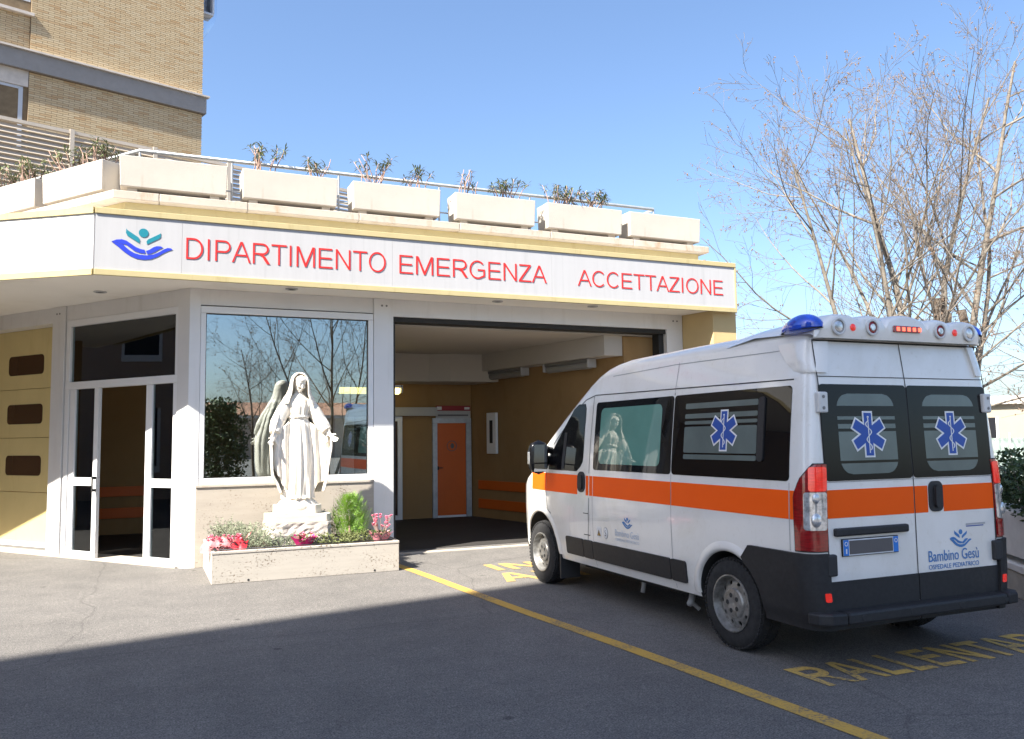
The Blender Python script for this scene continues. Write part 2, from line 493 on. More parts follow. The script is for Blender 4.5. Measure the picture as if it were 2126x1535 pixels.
# plain grotesque capitals drawn as outlines (cap height 1): glyph -> (advance, outer loop, holes)
def _arc(cx, cy, rx, ry, a0, a1, n=14): return [(cx + rx * math.cos(R(a0 + (a1 - a0) * i / n)), cy + ry * math.sin(R(a0 + (a1 - a0) * i / n))) for i in range(n + 1)]
def glyphs(s):
    t = s * .93; G = {}
    G['I'] = (.388, [(.13, 0), (.13 + s, 0), (.13 + s, 1), (.13, 1)], [])
    G['L'] = (.777, [(.1, 0), (.70, 0), (.70, t), (.1 + s, t), (.1 + s, 1), (.1, 1)], [])
    G['T'] = (.853, [(.43 - s / 2, 0), (.43 + s / 2, 0), (.43 + s / 2, 1 - t), (.82, 1 - t), (.82, 1), (.04, 1), (.04, 1 - t), (.43 - s / 2, 1 - t)], [])
    G['E'] = (.93, [(.11, 0), (.85, 0), (.85, t), (.11 + s, t), (.11 + s, .46), (.80, .46), (.80, .46 + t), (.11 + s, .46 + t), (.11 + s, 1 - t), (.83, 1 - t), (.83, 1), (.11, 1)], [])
    G['Z'] = (.853, [(.03, 0), (.80, 0), (.80, t), (.03 + s * 1.5, t), (.78, 1 - t), (.78, 1), (.07, 1), (.07, 1 - t), (.78 - s * 1.55, 1 - t), (.03, t * 1.02)], [])
    G['N'] = (1.008, [(.1, 0), (.1 + s, 0), (.1 + s, 1 - s * 1.62), (.90 - s * 1.12, 0), (.90, 0), (.90, 1), (.90 - s, 1), (.90 - s, s * 1.62), (.1 + s * 1.12, 1), (.1, 1)], [])
    G['M'] = (1.163, [(.1, 0), (.1 + s, 0), (.1 + s, .86), (.58 - s * .5, 0), (.58 + s * .5, 0), (1.063 - s, .86), (1.063 - s, 0), (1.063, 0), (1.063, 1), (1.063 - s * 1.45, 1), (.58, .17), (.1 + s * 1.45, 1), (.1, 1)], [])
    k = s * 1.06
    G['A'] = (.93, [(.0, 0), (k, 0), (k + .105, .30), (.93 - k - .105, .30), (.93 - k, 0), (.93, 0), (.465 + s * .62, 1), (.465 - s * .62, 1)], [[(k + .142, .30 + t), (.465, .89), (.93 - k - .142, .30 + t)]])
    G['D'] = (1.008, [(.11, 0), (.46, 0)] + _arc(.46, .5, .46, .5, -90, 90) + [(.11, 1)], [[(.11 + s, t), (.45, t)] + _arc(.45, .5, .46 - s, .5 - t, -90, 90) + [(.11 + s, 1 - t)]])
    G['P'] = (.93, [(.11, 0), (.11 + s, 0), (.11 + s, .41), (.56, .41)] + _arc(.56, .705, .30, .295, -90, 90) + [(.11, 1)], [[(.11 + s, .41 + t), (.56, .41 + t)] + _arc(.56, .705, .30 - s, .295 - t, -90, 90) + [(.11 + s, 1 - t)]])
    G['R'] = (1.008, [(.11, 0), (.11 + s, 0), (.11 + s, .44), (.40, .44), (.56, .37), (.82, 0), (.98, 0), (.74, .35), (.64, .44)] + _arc(.60, .72, .31, .28, -70, 90) + [(.11, 1)], [[(.11 + s, .44 + t), (.58, .44 + t)] + _arc(.59, .72, .31 - s, .28 - t, -90, 90) + [(.11 + s, 1 - t)]])
    G['O'] = (1.086, _arc(.543, .5, .475, .52, 0, 348, 30), [_arc(.543, .5, .475 - s, .52 - t, 0, 348, 30)])
    G['C'] = (1.008, _arc(.53, .5, .465, .52, 42, 318, 26) + _arc(.53, .5, .465 - s, .52 - t, 318, 42, 26), [])
    G['G'] = (1.086, _arc(.545, .5, .475, .52, 42, 302, 26) + [(.98, .13), (.98, .53), (.56, .53), (.56, .53 - t), (.98 - s, .53 - t), (.98 - s, .19)] + _arc(.545, .5, .475 - s, .52 - t, 305, 42, 26), [])
    return G

def put_word(word, fn, mat, parent, name, stroke=.12, depth=True):
    """each letter of the word as a mesh of its own; fn(a, b, c) takes a 0..1 along the word, b 0..1 up, c 0 back 1 front"""
    G = glyphs(stroke); pos = []; x = 0
    for ch in word: pos.append(x); x += G[ch][0]
    lo = min(p[0] for p in G[word[0]][1]); hi = pos[-1] + max(p[0] for p in G[word[-1]][1])
    for ch, px_ in zip(word, pos):
        bm = bmesh.new(); edges = []
        for loop in [G[ch][1]] + G[ch][2]:
            loop = [q for i, q in enumerate(loop) if math.dist(q, loop[i - 1]) > 1e-4]
            vs = [bm.verts.new((p[0] + px_, p[1], 0)) for p in loop]
            for i in range(len(vs)): edges.append(bm.edges.new((vs[i], vs[(i + 1) % len(vs)])))
        bmesh.ops.triangle_fill(bm, use_beauty=True, edges=edges, normal=(0, 0, 1))
        if depth:
            r_ = bmesh.ops.extrude_face_region(bm, geom=list(bm.faces))
            for e in r_['geom']:
                if isinstance(e, bmesh.types.BMVert): e.co.z = 1.0
        bmesh.ops.recalc_face_normals(bm, faces=bm.faces)
        for v in bm.verts: v.co = Vector(fn((v.co.x - lo) / (hi - lo), v.co.y, v.co.z))
        if depth: bmesh.ops.recalc_face_normals(bm, faces=bm.faces)
        me = bpy.data.meshes.new(name); bm.to_mesh(me); bm.free(); me.materials.append(mat)
        link(bpy.data.objects.new(name, me), parent)

# emblem: a cradling hand under a small figure, in units of its own width (0..1), origin at left, y up
_px = lambda pts: [((x - 703) / 385.0, (785 - y) / 385.0) for x, y in pts]
LOGO_HAND = [
    _px([(703, 672), (732, 657), (765, 652), (795, 660), (825, 680), (855, 700), (885, 712), (908, 714), (916, 740), (880, 739), (845, 727), (815, 704), (793, 688), (776, 685)]),
    _px([(703, 674), (774, 687), (790, 704), (815, 725), (845, 742), (880, 751), (925, 752), (965, 744), (1000, 725), (1030, 703), (1055, 690), (1078, 691), (1088, 700), (1060, 712), (1030, 729), (990, 758), (950, 778), (905, 785), (860, 780), (820, 764), (780, 737), (740, 702)]),
    _px([(918, 722), (940, 712), (962, 694), (985, 683), (1010, 682), (1026, 690), (1003, 703), (975, 724), (950, 738), (926, 743)])]
LOGO_FIG = [
    _px([(901 + 31 * math.cos(a * PI / 10), 597 + 31 * math.sin(a * PI / 10)) for a in range(20)]),
    _px([(792, 575), (800, 586), (868, 630), (878, 648), (876, 672), (800, 625), (790, 605)]),
    _px([(1010, 590), (1010, 618), (1000, 630), (924, 676), (920, 655), (930, 640), (1000, 598)])]

def put_logo(fn, w, parent, mh, mf, t=0.006):
    """fn(a, b, depth): a right, b up, metres"""
    for polys, m, nm in ((LOGO_HAND, mh, 'hand_emblem'), (LOGO_FIG, mf, 'figure_emblem')):
        b = MB()
        for p in polys: b.plate([(x * w, y * w) for x, y in p], fn, t)
        b.build(nm, m, parent, fix=True)

# ------------------------------------------------------------------ ground and markings
def ground():
    m = MB(); n = 24
    P = [[(-220 + 440 * i / n, -160 + 440 * j / n, 0) for i in range(n + 1)] for j in range(n + 1)]
    m.grid(P)
    tag(m.build('ground', MAT['asphalt']), kind='structure')
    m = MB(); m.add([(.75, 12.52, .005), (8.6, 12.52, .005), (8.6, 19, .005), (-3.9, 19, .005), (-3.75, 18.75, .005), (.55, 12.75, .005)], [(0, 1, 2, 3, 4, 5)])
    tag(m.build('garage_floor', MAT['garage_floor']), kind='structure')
    # yellow line
    m = MB(); P = []
    for i in range(29):
        y = 11.3 - i * 0.5; xc = 3.135 + (11.3 - y) * 0.0775 + 0.012 * math.sin(i * .7)
        P.append([(xc - .065, y, .004), (xc + .065, y, .004)])
    m.grid(P[::-1])
    o = m.build('painted_line', MAT['line_yellow'])
    tag(o, 'long worn yellow line painted on the asphalt left of the ambulance', 'road marking')
    for s, x0, x1, y0, y1, lab in (('RALLENTARE', 4.22, 7.00, 4.42, 4.87, 'faded yellow word RALLENTA painted on the ground behind the ambulance'),
                                   ('IN', 4.17, 4.85, 10.02, 10.55, 'yellow letters IN painted beside the front wheel near the garage'),
                                   ('AM', 3.93, 5.05, 9.18, 9.80, 'yellow letter A painted on the ground at the front tyre')):
        root = empty('painted_word', (x0, y0, 0))
        tag(root, lab, 'road marking', 'yellow words on the ground')
        put_word(s, lambda a, b_, c: (a * (x1 - x0), b_ * (y1 - y0), .004), MAT['letter_yellow'], root, 'letter', .19, False)
ground()

# ------------------------------------------------------------------ the low emergency building
C0 = Vector((0.55, 12.18, 0)); DB = Vector((-0.598, 0.802, 0)); NB = Vector((0.802, 0.598, 0))  # door wall: along, inward
def Bp(t, d, z): return C0 + DB * t + NB * d + Vector((0, 0, z))
MBm = Matrix(((DB.x, NB.x, 0, C0.x), (DB.y, NB.y, 0, C0.y), (0, 0, 1, 0), (0, 0, 0, 1)))   # local (t, depth, z)

def bbox(m, t0, d0, z0, t1, d1, z1): return m.obox(MBm, t0, d0, z0, t1, d1, z1)
def bpart(name, mat, parent, *boxes, **kw):
    m = MB()
    for b in boxes: bbox(m, *b)
    return m.build(name, mat, parent, fix=True, **kw)

def building():
    b = empty('emergency_building', (0, 0, 0))
    tag(b, 'low cream and white emergency department building with canopy, glass doors and garage', 'building')
    K = (-.60, 11.44); ce = (-6.27, 15.53)
    # canopy body and soffit
    m = MB(); m.prism([K, (9.2, 11.44), (9.2, 12.49), (.75, 12.49), (-4.1, 18.99), (-7.0, 16.1), ce], 3.79, 4.54)
    m.build('canopy', MAT['soffit'], b)
    # soffit downlights
    for x, y in ((-.59, 12.90), (1.85, 11.80), (4.97, 11.84), (6.62, 11.80)):
        m = MB(); m.lathe([(.0, 0), (.085, 0), (.085, -.012), (.06, -.016), (.055, .0)], 24, Matrix.Translation((x, y, 3.789)))
        d = m.build('downlight', MAT['plate_grey'], b, smooth=True, auto=30)
        m = MB(); m.lathe([(0.001, -.006), (.054, -.006)], 20, Matrix.Translation((x, y, 3.789)))
        m.build('lens', MAT['steel_dark'], d)
    # attic strip, ledge
    m = MB(); m.prism([(-.28, 11.90), (8.80, 11.90), (8.80, 18.9), (-4.3, 18.9), (-4.6, 17.7)], 4.545, 4.828)
    m.build('attic_wall', MAT['trim_yellow'], b)
    m = MB(); m.prism([(-.22, 12.06), (8.90, 12.06), (8.90, 19.1), (-4.4, 19.1), (-4.9, 18.3)], 4.83, 4.936)
    lg_ = m.build('roof_slab', MAT['ledge_stone'], b)
    xs_ = [-.42 + .55, 1.25, 2.79, 4.33, 5.86, 7.40, 8.92]
    for x0, x1 in zip(xs_, xs_[1:]):
        m = MB(); m.box(x0 + .003, 11.75 + rnd.uniform(-.003, .003), 4.83, x1 - .003, 12.055, 4.94 + rnd.uniform(-.002, .003)); m.build('ledge_slab', MAT['ledge_stone'], lg_, bevel=.009)
    nB = Vector((-NB.x, -NB.y, 0)); L0 = Vector((-.42, 11.75, 0))
    q = [L0, L0 + Vector((.547, 0, 0)), L0 + Vector((.547, .305, 0)), L0 + NB * .305 + DB * .12, L0 + DB * .45 + NB * .305, L0 + DB * .45]
    m = MB(); m.prism([(v.x, v.y) for v in q], 4.83, 4.94); m.build('ledge_slab', MAT['ledge_stone'], lg_, bevel=.009)
    for k in range(5):
        q = [L0 + DB * (.456 + 1.5 * k), L0 + DB * (1.95 + 1.5 * k), L0 + DB * (1.95 + 1.5 * k) + NB * .3, L0 + DB * (.456 + 1.5 * k) + NB * .3]
        m = MB(); m.prism([(v.x, v.y) for v in q], 4.83, 4.94); m.build('ledge_slab', MAT['ledge_stone'], lg_, bevel=.009)
    # ---- front wall
    m = MB(); m.prism([(.55, 12.18), (.69, 12.18), (.69, 12.45), (.52, 12.55), (.41, 12.37)], 0, 3.788)
    m.build('column', MAT['silver_paint'], b)
    part('header_panel', MAT['silver_paint'], b, (.692, 12.205, 3.565, 3.108, 12.4, 3.788))
    part('header_gap', MAT['dark_gap'], b, (.692, 12.225, 3.552, 3.108, 12.4, 3.563))
    w = part('window', MAT['white_alu'], b, (.692, 12.185, 3.455, 3.106, 12.26, 3.55), (.692, 12.185, 1.10, 3.106, 12.26, 1.185),
             (.692, 12.185, 1.186, .762, 12.26, 3.454), (3.028, 12.185, 1.186, 3.106, 12.26, 3.454), bevel=.006)
    part('gasket', MAT['black_rubber'], w, (.763, 12.212, 3.440, 3.027, 12.25, 3.454), (.763, 12.212, 1.186, 3.027, 12.25, 1.194),
         (.763, 12.212, 1.195, .771, 12.25, 3.439), (3.014, 12.212, 1.195, 3.027, 12.25, 3.439))
    part('pane', MAT['window_glass'], w, (.772, 12.222, 1.196, 3.013, 12.228, 3.438))
    part('plinth_wall', MAT['travertine_wall'], b, (.66, 12.165, 0, 3.109, 12.40, 1.062), bevel=.005)
    part('stone_sill', MAT['ledge_stone'], b, (.66, 12.150, 1.063, 3.109, 12.40, 1.098), bevel=.005)
    c = part('column', MAT['silver_paint'], b, (3.11, 12.18, 0, 3.41, 12.5, 3.788), bevel=.004)
    for x in (3.235, 3.305):
        m = MB(); m.lathe([(.0, .004), (.016, .004), (.016, 0)], 12, Matrix.Translation((x, 12.178, 3.68)) @ Matrix.Rotation(PI / 2, 4, 'X'))
        m.build('bolt', MAT['steel_dark'], c)
    part('lintel', MAT['silver_paint'], b, (3.411, 12.20, 3.53, 8.63, 12.5, 3.788), bevel=.003)
    part('door_track', MAT['dark_gap'], b, (3.412, 12.24, 3.455, 8.30, 12.5, 3.529), (3.412, 12.3, 0, 3.47, 12.5, 3.454), (8.2, 12.3, 0, 8.3, 12.5, 3.454))
    c = part('column', MAT['silver_paint'], b, (8.301, 12.20, 0, 8.63, 12.5, 3.529), bevel=.004)
    for x in (8.44, 8.52):
        m = MB(); m.lathe([(.0, .004), (.016, .004), (.016, 0)], 12, Matrix.Translation((x, 12.198, 3.68)) @ Matrix.Rotation(PI / 2, 4, 'X'))
        m.build('bolt', MAT['steel_dark'], c)
    m = MB(); m.prism([(8.64, 12.22), (8.79, 11.54), (9.27, 11.54), (9.28, 13.2), (8.64, 13.2)], 0, 3.788)
    m.build('pier', MAT['pier_yellow'], b)
    part('threshold', MAT['ledge_stone'], b, (3.48, 12.06, .0, 8.28, 12.22, .012))
    # ---- garage interior
    m = MB()
    m.box(-2.95, 17.3, 0, 6.6, 17.5, 3.42)
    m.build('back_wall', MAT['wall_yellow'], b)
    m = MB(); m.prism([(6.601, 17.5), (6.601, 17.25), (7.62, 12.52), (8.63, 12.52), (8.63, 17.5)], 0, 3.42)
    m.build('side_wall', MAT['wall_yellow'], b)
    m = MB(); m.prism([(.75, 12.51), (8.9, 12.51), (8.9, 18.9), (-3.95, 18.9), (.62, 12.68)], 3.43, 3.78)
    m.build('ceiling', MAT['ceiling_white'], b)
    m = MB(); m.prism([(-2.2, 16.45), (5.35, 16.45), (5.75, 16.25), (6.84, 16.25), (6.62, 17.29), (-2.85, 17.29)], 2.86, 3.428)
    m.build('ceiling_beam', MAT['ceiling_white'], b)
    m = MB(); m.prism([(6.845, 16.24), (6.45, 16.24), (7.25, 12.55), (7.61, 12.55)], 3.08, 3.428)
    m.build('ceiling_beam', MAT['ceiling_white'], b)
    bpart('outer_wall', MAT['pier_yellow'], b, (6.601, .0, 0, 9.2, .3, 3.788))
    bpart('shade_wall', MAT['wall_yellow'], b, (6.72, -2.75, 0, 7.02, -.002, 3.788))  # unseen wall added to keep sky light off the door wall and its glass
    # orange bumper rails
    def rail(p, q, z0, z1):
        p, q = Vector(p), Vector(q); d = (q - p).normalized(); n = Vector((d.y, -d.x, 0)) * .03
        m = MB(); m.prism([tuple(p.xy), tuple(q.xy), tuple((q + n).xy), tuple((p + n).xy)], z0, z1)
        m.build('bumper_rail', MAT['orange_panel'], b, bevel=.006)
    for z0, z1 in ((.60, .79), (.20, .40)):
        rail((6.66, 17.0, 0), (7.60, 12.60, 0), z0, z1)
        rail((-2.8, 17.299, 0), (3.0, 17.299, 0), z0 + .1, z1 + .09)
    # orange door on the back wall
    d = part('door', MAT['orange_panel'], b, (5.80, 17.262, .05, 6.45, 17.30, 2.02))
    part('frame', MAT['galvanised'], d, (5.69, 17.24, 0, 5.795, 17.299, 2.02), (6.455, 17.24, 0, 6.575, 17.299, 2.02), (5.69, 17.24, 2.025, 6.575, 17.299, 2.13))
    part('frame', MAT['white_alu'], d, (5.797, 17.255, 0, 6.452, 17.299, .048))
    part('handle', MAT['dark_gap'], d, (5.80, 17.22, 1.02, 5.82, 17.262, 1.10), (5.80, 17.21, 1.055, 5.91, 17.23, 1.075))
    m = MB()
    m.lathe([(.10, 0), (.115, 0), (.115, .004), (.10, .004)], 28, Matrix.Translation((6.13, 17.262, 1.53)) @ Matrix.Rotation(PI / 2, 4, 'X'), closed=True)
    m.lathe([(.0, .003), (.05, .003), (.05, 0)], 16, Matrix.Translation((6.14, 17.262, 1.53)) @ Matrix.Rotation(PI / 2, 4, 'X') @ Matrix.Diagonal((.8, 1.2, 1, 1)))
    m.build('door_sticker', MAT['print_grey'], d)
    # sliding door beside it
    d = part('sliding_door', MAT['white_alu'], b, (4.92, 17.25, 0, 5.02, 17.298, 2.17), (4.0, 17.25, 2.07, 4.919, 17.298, 2.17), (3.6, 17.25, 0, 3.99, 17.298, 2.17), (4.0, 17.25, 0, 4.919, 17.298, .1))
    part('pane', MAT['door_window'], d, (3.992, 17.27, .102, 4.918, 17.29, 2.068))
    part('operator_box', MAT['plate_grey'], d, (3.4, 17.16, 2.18, 5.77, 17.298, 2.36))
    # ---- angled door wall
    bpart('header_panel', MAT['silver_paint'], b, (.145, .02, 3.56, 2.80, .25, 3.788))
    bpart('column', MAT['silver_paint'], b, (2.81, 0, 0, 3.13, .3, 3.788), bevel=.004)
    for t in (2.95, 3.02):
        m = MB(); m.lathe([(.0, .006), (.014, .006), (.014, 0)], 12, Matrix.Translation(Bp(t, -.001, 3.68)) @ Matrix.Rotation(math.atan2(NB.y, NB.x) - PI / 2, 4, 'Z') @ Matrix.Rotation(PI / 2, 4, 'X'))
        m.build('bolt', MAT['steel_dark'], b)
    e = bpart('entrance_door', MAT['white_alu'], b, (.235, .01, 3.46, 2.78, .1, 3.558), (.235, .01, 2.50, 2.78, .1, 2.61), (2.68, .012, 0, 2.78, .1, 2.499), (2.68, .012, 2.611, 2.78, .1, 3.459), (.235, .012, 2.611, .30, .1, 3.459), bevel=.005)
    bpart('pane', MAT['door_glass'], e, (.301, .05, 2.612, 2.679, .056, 3.458))
    for t0, t1, nm in ((1.97, 2.66, 'fixed_leaf'), (.235, .90, 'fixed_leaf')):
        f = bpart(nm, MAT['white_alu'], e, (t0, .02, 0, t1, .075, .105), (t0, .02, 1.06, t1, .075, 1.18), (t0, .02, .106, t0 + .10, .075, 1.059), (t1 - .13, .02, .106, t1, .075, 1.059),
                  (t0, .02, 1.181, t0 + .10, .075, 2.498), (t1 - .13, .02, 1.181, t1, .075, 2.498), bevel=.004)
        bpart('pane', MAT['door_glass'], f, (t0 + .101, .045, .107, t1 - .131, .05, 1.058), (t0 + .101, .045, 1.182, t1 - .131, .05, 2.497))
    bpart('handle', MAT['dark_gap'], e, (1.975, -.03, .98, 1.995, .019, 1.02), (1.975, -.03, 1.16, 1.995, .019, 1.20), (1.975, -.045, .98, 1.995, -.031, 1.20))
    # open leaf folded back inside, behind the right fixed leaf
    ang = R(74)
    Ml = MBm @ Matrix.Translation((.88, .12, 0)) @ Matrix.Rotation(ang, 4, 'Z')
    m = MB()
    for q in ((0, 0, .01, .9, .05, .11), (0, 0, 2.36, .9, .05, 2.46), (0, 0, .111, .08, .05, 2.359), (.82, 0, .111, .9, .05, 2.359), (.081, 0, 1.06, .819, .05, 1.16)): m.obox(Ml, *q)
    lf = m.build('open_leaf', MAT['white_alu'], e, fix=True)
    m = MB(); m.obox(Ml, .081, .02, .112, .819, .026, 1.059); m.obox(Ml, .081, .02, 1.161, .819, .026, 2.358)
    m.build('pane', MAT['door_glass'], lf, fix=True)
    bpart('threshold', MAT['ledge_stone'], b, (.15, -.05, 0, 6.3, .4, .018))
    # ---- sectional garage door on the left
    bpart('lintel', MAT['silver_paint'], b, (3.131, .02, 3.55, 6.6, .3, 3.788))
    bpart('column', MAT['silver_paint'], b, (6.3, 0, 0, 6.6, .3, 3.549))
    s = bpart('sectional_door', MAT['white_alu'], b, (3.14, .24, .06, 6.29, .30, .138))
    bpart('rubber_seal', MAT['steel_dark'], s, (3.14, .25, .012, 6.29, .29, .058))
    for i, (z0, z1) in enumerate(((.14, .915), (.921, 1.785), (1.791, 2.575), (2.581, 3.549))):
        p = bpart('door_panel', MAT['door_yellow'], s, (3.14, .25, z0, 6.29, .29, z1), bevel=.008)
        if i > 0:
            for k in range(2):
                t0 = 3.72 + k * 1.32; zc = {1: 1.34, 2: 2.17, 3: 2.97}[i]
                pts = []
                for cx, cz, a0 in ((.42, .09, 0), (-.42, .09, 90), (-.42, -.09, 180), (.42, -.09, 270)):
                    for q in range(5):
                        a = R(a0 + q * 22.5); pts.append((t0 + .50 + cx + .07 * math.cos(a), zc + cz + .07 * math.sin(a)))
                m = MB(); m.plate(pts, lambda a, c, d: Bp(a, .2465 + d, c), .01)
                m.build('door_window', MAT['door_window'], p, fix=True)
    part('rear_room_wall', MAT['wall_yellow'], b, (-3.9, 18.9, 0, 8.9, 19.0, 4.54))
    return b
bld = building()

def fascia_sign():
    s = empty('fascia_sign', (-.6, 11.42, 3.76))
    tag(s, 'white fascia sign with yellow trims, red DIPARTIMENTO EMERGENZA ACCETTAZIONE and blue hand emblem', 'sign')
    O = Vector((-.6, 11.42, 3.76))
    def P(name, mat, *boxes, **kw):
        m = MB()
        for q in boxes: m.box(q[0] - O.x, q[1] - O.y, q[2] - O.z, q[3] - O.x, q[4] - O.y, q[5] - O.z)
        return m.build(name, mat, s, **kw)
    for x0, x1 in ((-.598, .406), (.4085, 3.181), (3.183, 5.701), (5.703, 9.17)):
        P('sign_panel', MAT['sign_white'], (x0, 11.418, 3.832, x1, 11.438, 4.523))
    P('trim', MAT['trim_yellow'], (-.60, 11.400, 4.525, 9.20, 11.438, 4.603), bevel=.006)
    P('trim', MAT['trim_yellow'], (-.60, 11.400, 3.752, 9.20, 11.438, 3.830), bevel=.006)
    P('trim', MAT['trim_yellow'], (9.172, 11.405, 3.832, 9.20, 11.438, 4.523))
    # left return along the angled canopy edge
    d = (Vector((-6.27, 15.53, 0)) - Vector((-.6, 11.44, 0))).normalized(); n = Vector((d.y, -d.x, 0)); n = -n if n.y > 0 else n
    M = Matrix(((d.x, -n.x, 0, 0.0), (d.y, -n.y, 0, .018), (0, 0, 1, -O.z), (0, 0, 0, 1)))
    L = 6.95
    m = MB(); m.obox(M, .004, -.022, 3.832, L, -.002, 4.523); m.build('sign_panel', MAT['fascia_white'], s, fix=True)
    for z0, z1 in ((4.525, 4.603), (3.752, 3.830)):
        m = MB(); m.obox(M, .0, -.042, z0, L, -.002, z1); m.build('trim', MAT['trim_yellow'], s, fix=True)
    for word, x0, x1, z0, z1 in (('DIPARTIMENTO', .457, 3.085, 4.030, 4.306), ('EMERGENZA', 3.285, 5.61, 4.034, 4.298), ('ACCETTAZIONE', 6.15, 8.92, 4.036, 4.284)):
        put_word(word, lambda a, b_, c: (x0 + a * (x1 - x0) - O.x, 11.411 + (1 - c) * .006 - O.y, z0 + b_ * (z1 - z0) - O.z), MAT['letter_red'], s, 'letter', .088)
    put_logo(lambda a, b_, t: (-.41 + a - O.x, 11.4125 + t - O.y, 3.978 + b_ - O.z), .705, s, MAT['logo_blue'], MAT['logo_teal'], .005)
fascia_sign()

# ------------------------------------------------------------------ lamps and plates inside the garage
def lamp(name, c, yaw, lab, lit=False):
    o = empty(name, c, yaw); tag(o, lab, 'lamp', 'garage lamps')
    part('housing', MAT['steel_dark'] if not lit else MAT['white_plain'], o, (-.62, -.09, .0, .62, .09, .06), bevel=.01)
    m = MB(); m.tube([(-.60, 0, -.045), (.60, 0, -.045)], .075, 14); m.build('diffuser', MAT['lamp_lens'] if not lit else MAT['tube_lit'], o, smooth=True, auto=40)
    part('end_cap', MAT['plate_grey'], o, (-.66, -.1, -.1, -.62, .1, .06), bevel=.01); part('end_cap', MAT['plate_grey'], o, (.62, -.1, -.1, .66, .1, .06), bevel=.01)
wa = math.atan2(12.52 - 17.25, 7.62 - 6.6)
lamp('wall_lamp', (6.78, 15.75, 3.018), wa, 'grey strip lamp under the garage ceiling beam, farther from the opening')
lamp('wall_lamp', (7.18, 13.75, 3.018), wa, 'grey strip lamp under the garage ceiling beam, nearer the opening')
lamp('ceiling_lamp', (4.05, 16.2, 2.70), 0.05, 'lit yellowish strip lamp inside, seen through the big window', True)

def notice():
    o = empty('notice_plate', (6.17, 17.28, 2.26)); tag(o, 'dark red and grey notice plate above the orange door', 'sign')
    part('plate', MAT['plate_grey'], o, (-.40, -.03, -.17, .39, -.01, .03)); part('plate', MAT['plate_red'], o, (-.40, -.03, .032, .39, -.01, .14))
    part('printed_line', MAT['print_grey'], o, (-.36, -.033, -.085, .34, -.031, -.05))
    part('patch', MAT['white_plain'], o, (-.38, -.033, .05, -.27, -.031, .12)); part('patch', MAT['white_plain'], o, (.25, -.033, .06, .37, -.031, .11))
    o = empty('hose_cabinet', (6.76, 16.4, 1.36), wa); tag(o, 'narrow white cabinet with dark slot on the garage side wall', 'cabinet')
    part('box', MAT['white_plain'], o, (-.17, -.07, 0, .17, -.005, .86), bevel=.01); part('slot', MAT['dark_gap'], o, (-.05, -.075, .22, .06, -.071, .70))
notice()

# ------------------------------------------------------------------ roof terrace: concrete flower boxes, railing, plants
def oleander(loc, seed, n, h, spread, leafy, lab, grp='oleanders in the roof boxes'):
    r = random.Random(seed)
    o = empty('oleander', loc); tag(o, lab, 'plant', grp)
    st = MB(); lv = MB()
    for i in range(n):
        a = r.uniform(0, 2 * PI); hh = h * r.uniform(.6, 1.05); out = spread * r.uniform(.25, 1.0)
        x0, y0 = r.uniform(-.16, .16), r.uniform(-.05, .05)
        dx, dy = math.cos(a) * out, math.sin(a) * out * .6
        pts = [Vector((x0 + dx * t + .015 * math.sin(7 * t + i), y0 + dy * t, -.05 + (hh + .05) * (t ** .85))) for t in (0, .35, .7, 1)]
        st.tube(pts, [.0085, .008, .0065, .0045], 5)
        if r.random() < leafy:
            for k in range(r.randint(10, 18)):
                t = r.uniform(.55, 1.0)
                p = pts[2].lerp(pts[3], (t - .55) / .45)
                aa = r.uniform(0, 2 * PI); el = r.uniform(-.5, .9); L = r.uniform(.09, .16)
                d = Vector((math.cos(aa) * math.cos(el), math.sin(aa) * math.cos(el), math.sin(el)))
                s = d.cross(Vector((0, 0, 1)));  s = s.normalized() * .0105 if s.length > .01 else Vector((.0105, 0, 0))
                mid = p + d * L * .5 + Vector((0, 0, .008)); tip = p + d * L - Vector((0, 0, .02))
                lv.add([p, mid - s, tip, mid + s], [(0, 1, 2, 3)])
    st.build('stem', MAT['stem_pink'], o, smooth=True)
    lv.build('foliage', MAT['leaf_olive'], o)
    return o

material('stem_pink', (0.36, 0.24, 0.19), rough=0.8, var=0.15, vscale=8)
material('leaf_olive', (0.16, 0.19, 0.085), rough=0.55, var=0.35, vscale=9)
material('soil', (0.06, 0.045, 0.03), rough=0.95, var=0.3, vscale=20)

def trough(L):
    o = empty('flower_box', (0, 0, 0))
    m = MB(); t = .05; D = .40; H = .41
    # hollow trough with slightly flared walls
    a = [(-L / 2 + .015, -D / 2 + .012, 0), (L / 2 - .015, -D / 2 + .012, 0), (L / 2 - .015, D / 2 - .012, 0), (-L / 2 + .015, D / 2 - .012, 0)]
    b_ = [(-L / 2, -D / 2, H), (L / 2, -D / 2, H), (L / 2, D / 2, H), (-L / 2, D / 2, H)]
    c = [(-L / 2 + t, -D / 2 + t, H), (L / 2 - t, -D / 2 + t, H), (L / 2 - t, D / 2 - t, H), (-L / 2 + t, D / 2 - t, H)]
    d = [(p[0], p[1], H - .08) for p in c]
    vs = a + b_ + c + d
    fs = [(3, 2, 1, 0)] + [(i, (i + 1) % 4, 4 + (i + 1) % 4, 4 + i) for i in range(4)] + [(4 + i, 4 + (i + 1) % 4, 8 + (i + 1) % 4, 8 + i) for i in range(4)] + [(8 + i, 8 + (i + 1) % 4, 12 + (i + 1) % 4, 12 + i) for i in range(4)]
    m.add(vs, fs); m.build('box', MAT['box_concrete'], o, bevel=.008)
    m = MB(); m.add(d, [(0, 1, 2, 3)]); m.build('soil', MAT['soil'], o)
    part('foot', MAT['box_concrete'], o, (-L / 2 + .1, -.12, -.092, -L / 2 + .22, .12, -.002)); part('foot', MAT['box_concrete'], o, (L / 2 - .22, -.12, -.092, L / 2 - .1, .12, -.002))
    return o
tb = trough(1.34)
